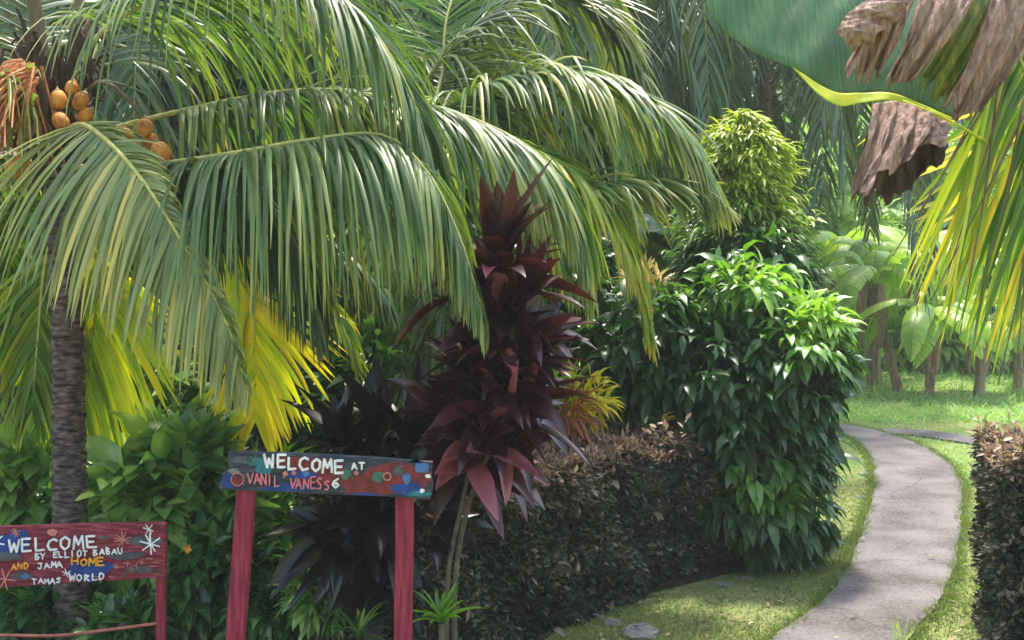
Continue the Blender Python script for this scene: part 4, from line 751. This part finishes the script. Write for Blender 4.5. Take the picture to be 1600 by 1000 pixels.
# understorey shrubs behind the signs
US='leafy shrubs behind the signs'
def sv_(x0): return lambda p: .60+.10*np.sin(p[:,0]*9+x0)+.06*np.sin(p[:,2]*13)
for i,(x,y,D,rx,rz,lab,m,L,W,v) in enumerate([
 (270,790,5.3,110,110,'broad-leaved green shrub between palm trunk and centre sign','shrub',.25,.11,0),
 (30,770,5.5,95,90,'light green shrub at the left edge above the maroon sign','shrub',.22,.095,1),
 (235,650,6.3,70,80,'pale green shrub glimpsed between the two yellow fronds','shrub',.21,.09,2),
 (440,800,5.6,80,70,'bright lime shrub showing left of the centre sign post','lime',.19,.055,3),
 (330,900,5.0,90,70,'shaded shrub low between the two signs','shrub',.13,.055,4),
 (505,930,4.7,55,45,'low ferny green plant right of the left sign post','shrub',.09,.028,5),
 (60,960,5.0,110,60,'dark low shrub beneath the maroon sign','shrub',.14,.055,6),
 (200,985,4.7,60,30,'dark ground shrub at the foot of the palm trunk','shrub',.12,.05,7),
 (420,960,4.9,70,45,'dark shrub behind the left post of the centre sign','shrub',.13,.05,8),
 (150,690,7.0,130,120,'background shrub behind the ringed trunk','shrub',.2,.08,9),
 (600,620,7.2,130,110,'dusky shrub behind the black ti plant','shrub',.2,.08,10),
 (400,620,7.4,120,130,'deep green shrub behind the yellow hanging frond','shrub',.2,.08,11),
 (860,480,7.6,110,130,'shaded green shrub between the ti plant and dark bush','shrub',.2,.07,12)]):
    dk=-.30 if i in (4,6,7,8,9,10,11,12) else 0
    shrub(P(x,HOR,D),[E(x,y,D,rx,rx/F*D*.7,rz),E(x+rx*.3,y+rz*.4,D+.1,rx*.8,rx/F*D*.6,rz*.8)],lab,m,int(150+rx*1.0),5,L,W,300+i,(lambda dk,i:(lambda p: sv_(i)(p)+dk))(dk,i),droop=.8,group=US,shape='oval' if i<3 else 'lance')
for i,(x,y,D,rx,rz,lab) in enumerate([(1290,540,20,60,38,'light green shrub between the banana stems and the leafy bush'),(1430,545,22,55,36,'light green shrub behind the two leftmost banana stems'),(1500,540,21,50,36,'light green shrub in the gap of the banana row'),(1575,545,21.5,60,38,'light green shrub behind the banana plants at the right edge'),(1360,470,24,80,60,'tall lime shrub above the banana stems, left'),(1480,470,25,80,60,'tall lime shrub above the banana stems, centre'),(1590,460,24,70,60,'tall lime shrub above the banana stems, right edge')]):
    shrub(P(x,HOR,D),[E(x,y,D,rx,rx/F*D*.6,rz)],lab,'forest_b',170,4,.42,.15,350+i,droop=.9,group='light shrubs behind the banana row')
# orange flower
ac=A(); g=np.random.default_rng(5); fl=empty('flower',G(294,1035)*[1,1,0],'small orange flower among the leaves between the signs','flower')
c=P(294,856,4.62); tube(ac,catmull([G(294,1035),(G(294,1035)+c)/2+[.02,0.05,0],c],10),.0018,.0015,5); ac.build('stem',M['wood'],fl); ac=A()
a=np.linspace(0,6.28,7)[:6]; leaves(ac,np.tile(c,(6,1)),np.stack([np.cos(a),-.5+0*a,np.sin(a)],1),np.tile([0,-1.,0],(6,1)),.026,.016,.7,.4,4,.2,'oval'); ac.build('petals',M['p_orange'],fl)
# strappy plants
def strap(x,y,D,n,L,W,label,mat,seed,name='lily_plant',cat='lily',up=.6,v=.6,droop=.8):
    g=np.random.default_rng(seed); b=P(x,y,D); b[2]=max(b[2],0) ; base=b*[1,1,0]; e=empty(name,base,label,cat); ac=A(); a=g.random(n)*6.28; el=up+g.random(n)*.7
    d=np.stack([np.cos(a)*np.cos(el),np.sin(a)*np.cos(el),np.sin(el)],1); leaves(ac,b+d*.01,d,np.tile([0,0,1.],(n,1)),L*(.6+.5*g.random(n)),W,np.clip(v+g.normal(0,.15,n),0,1),droop,7,.25,'strap')
    if b[2]>.05: t=A(); tube(t,[base,b],.014,.012,7); t.build('stem',M['cane'],e)
    ac.build('leaves',M[mat],e); return e
strap(690,975,4.15,26,.19,.024,'small yellow-green rosette plant at the foot of the maroon ti plant','lime',401,v=.35)
strap(560,1000,4.3,18,.20,.02,'dim strappy plant left of the right sign post','shrub',402,v=.4)
strap(1405,1022,4.9,13,.17,.007,'spiky grass tuft at the bottom edge beside the path','shrub',403,'grass_tuft','grass tuft',up=1.0,v=.85,droop=.2)
# stones
def stone(x,y,r,label,seed):
    g=np.random.default_rng(seed); c=G(x,y); ac=A(); th=np.linspace(.05,np.pi-.05,9); tube(ac,c+np.array([0,0,1.])[None]*(np.cos(th)*r*.35+r*.12)[:,None],0,ns=12,prof=np.sin(th)*r)
    ac.v[0]+=g.normal(0,r*.05,ac.v[0].shape); o=ac.build('stone',M['stone'],smooth=False); return tag(o,label,'stone',group='stones along the lawn')
for i,q in enumerate([(1000,992,.10,'flat grey stone at the bottom edge of the lawn'),(955,975,.05,'small stone left of the flat grey stone'),(1128,915,.045,'pale pebble on the lawn in front of the dark bush'),(1352,742,.06,'dark stone against the left edge of the path bend'),(1168,905,.035,'little stone right of the pale pebble'),(935,965,.035,'pebble nearest the hedge foot'),(1345,778,.045,'stone on the path edge below the bend'),(1322,880,.03,'pebble beside the path at the narrow lawn')]): stone(*q,500+i)

# ---------------------------------------------------------------- background trees and far wood
def tree(base,H,cr,label,mat,seed,n=1500,L=.30,group='trees behind the garden'):
    g=np.random.default_rng(seed); b=np.array(base,float); e=empty('tree',b,label,'tree',group); ac=A(); tube(ac,catmull([b,b+[.1,0,H*.4],b+[0,0,H*.75]],12),.14,.05,9)
    ells=[]
    for i in range(9):
        a=g.random()*6.28; rr_=cr*.55*g.random(); z=H*(.35+.5*g.random()); c=b+[np.cos(a)*rr_,np.sin(a)*rr_,z]; ells.append((*c,cr*.45*(.7+.5*g.random()),cr*.45,cr*.4)); tube(ac,catmull([b+[0,0,H*.35],(b+[0,0,H*.45]+c)/2,c],8),.05,.015,6)
    ac.build('trunk',M['wood'],e); ac=A(); p,nn=ell_points(g,ells,n,.4); rosettes(ac,g,p,nn,3,L,L*.42,lambda p:.42+.15*np.sin(p[:,0]*2.2+p[:,2]*3),droop=.9,spread=1.1,rows=3); ac.build('crown',M[mat],e); return e
for i,(x,D,H,cr,lab,m) in enumerate([(90,13,7.5,2.6,'tall dark tree at top left behind the coconut crown','forest'),(400,14,8.5,2.9,'dark tree behind the upper palm fronds, left of centre','forest'),(740,16,9,3.0,'dark tree behind the middle palm crowns','forest'),(1010,18,10,3.0,'dark tree behind the blue-green palm','forest'),(1165,20,9,2.8,'shadowy tree behind the torn banana leaf','forest'),
 (250,11,4.2,2.0,'low tree behind the yellow fronds','forest'),(620,12,4.4,2.1,'low tree behind the arching palm','forest'),(930,13,4.6,2.0,'low tree between palm and narrow bright tree','forest'),(-60,10,4.4,2.0,'low tree off the left edge','forest'),
 (1400,27,6.5,2.8,'bright green tree behind the banana row, centre','forest_b'),(1560,29,7.5,3.0,'bright green tree behind the banana row, right edge','forest_b'),(1270,24,5.5,2.3,'light tree behind the banana row, left','forest_b'),(1500,25,3.6,2.4,'low light tree behind the banana rows','forest_b')]):
    tree(P(x,HOR,D)*[1,1,0],H,cr,lab,m,600+i,n=1500,L=.26+.006*D)
g=np.random.default_rng(700); n=30000; X=g.uniform(-34,34,n); Y=g.uniform(30,52,n); Z=hillz(X,Y)+g.random(n)**1.5*(4.5+1.5*np.sin(X*.5)+np.sin(X*1.3+Y)); ac=A()
leaves(ac,np.stack([X,Y,Z],1),g.normal(0,1,(n,3))+[0,-.3,.2],np.tile([0,0,1.],(n,1))+g.normal(0,.5,(n,3)),.9*(.6+.6*g.random(n)),.42,np.clip(.4+g.normal(0,.2,n)+.15*np.sin(X*.7),0,1),.8,3,.2,'lance')
tag(ac.build('distant_wood',M['forest']),'far green wood covering the rise behind everything','wood',kind='stuff')

# ---------------------------------------------------------------- humid haze
me=bpy.data.meshes.new('haze'); x0,x1,y0,y1,z0,z1=-140,140,-40,290,-1.6,45
me.from_pydata([(x,y,z) for z in (z0,z1) for x,y in ((x0,y0),(x1,y0),(x1,y1),(x0,y1))],[],[(3,2,1,0),(4,5,6,7),(0,1,5,4),(1,2,6,5),(2,3,7,6),(3,0,4,7)])
hz=bpy.data.objects.new('haze',me); col.objects.link(hz); hz['kind']='stuff'
m=bpy.data.materials.new('haze_air'); m.use_nodes=True; n=m.node_tree; n.nodes.remove(n.nodes['Principled BSDF']); v=n.nodes.new('ShaderNodeVolumePrincipled')
v.inputs['Color'].default_value=(.95,.97,.93,1); v.inputs['Density'].default_value=HAZE; n.links.new(v.outputs[0],n.nodes['Material Output'].inputs['Volume']); me.materials.append(m)
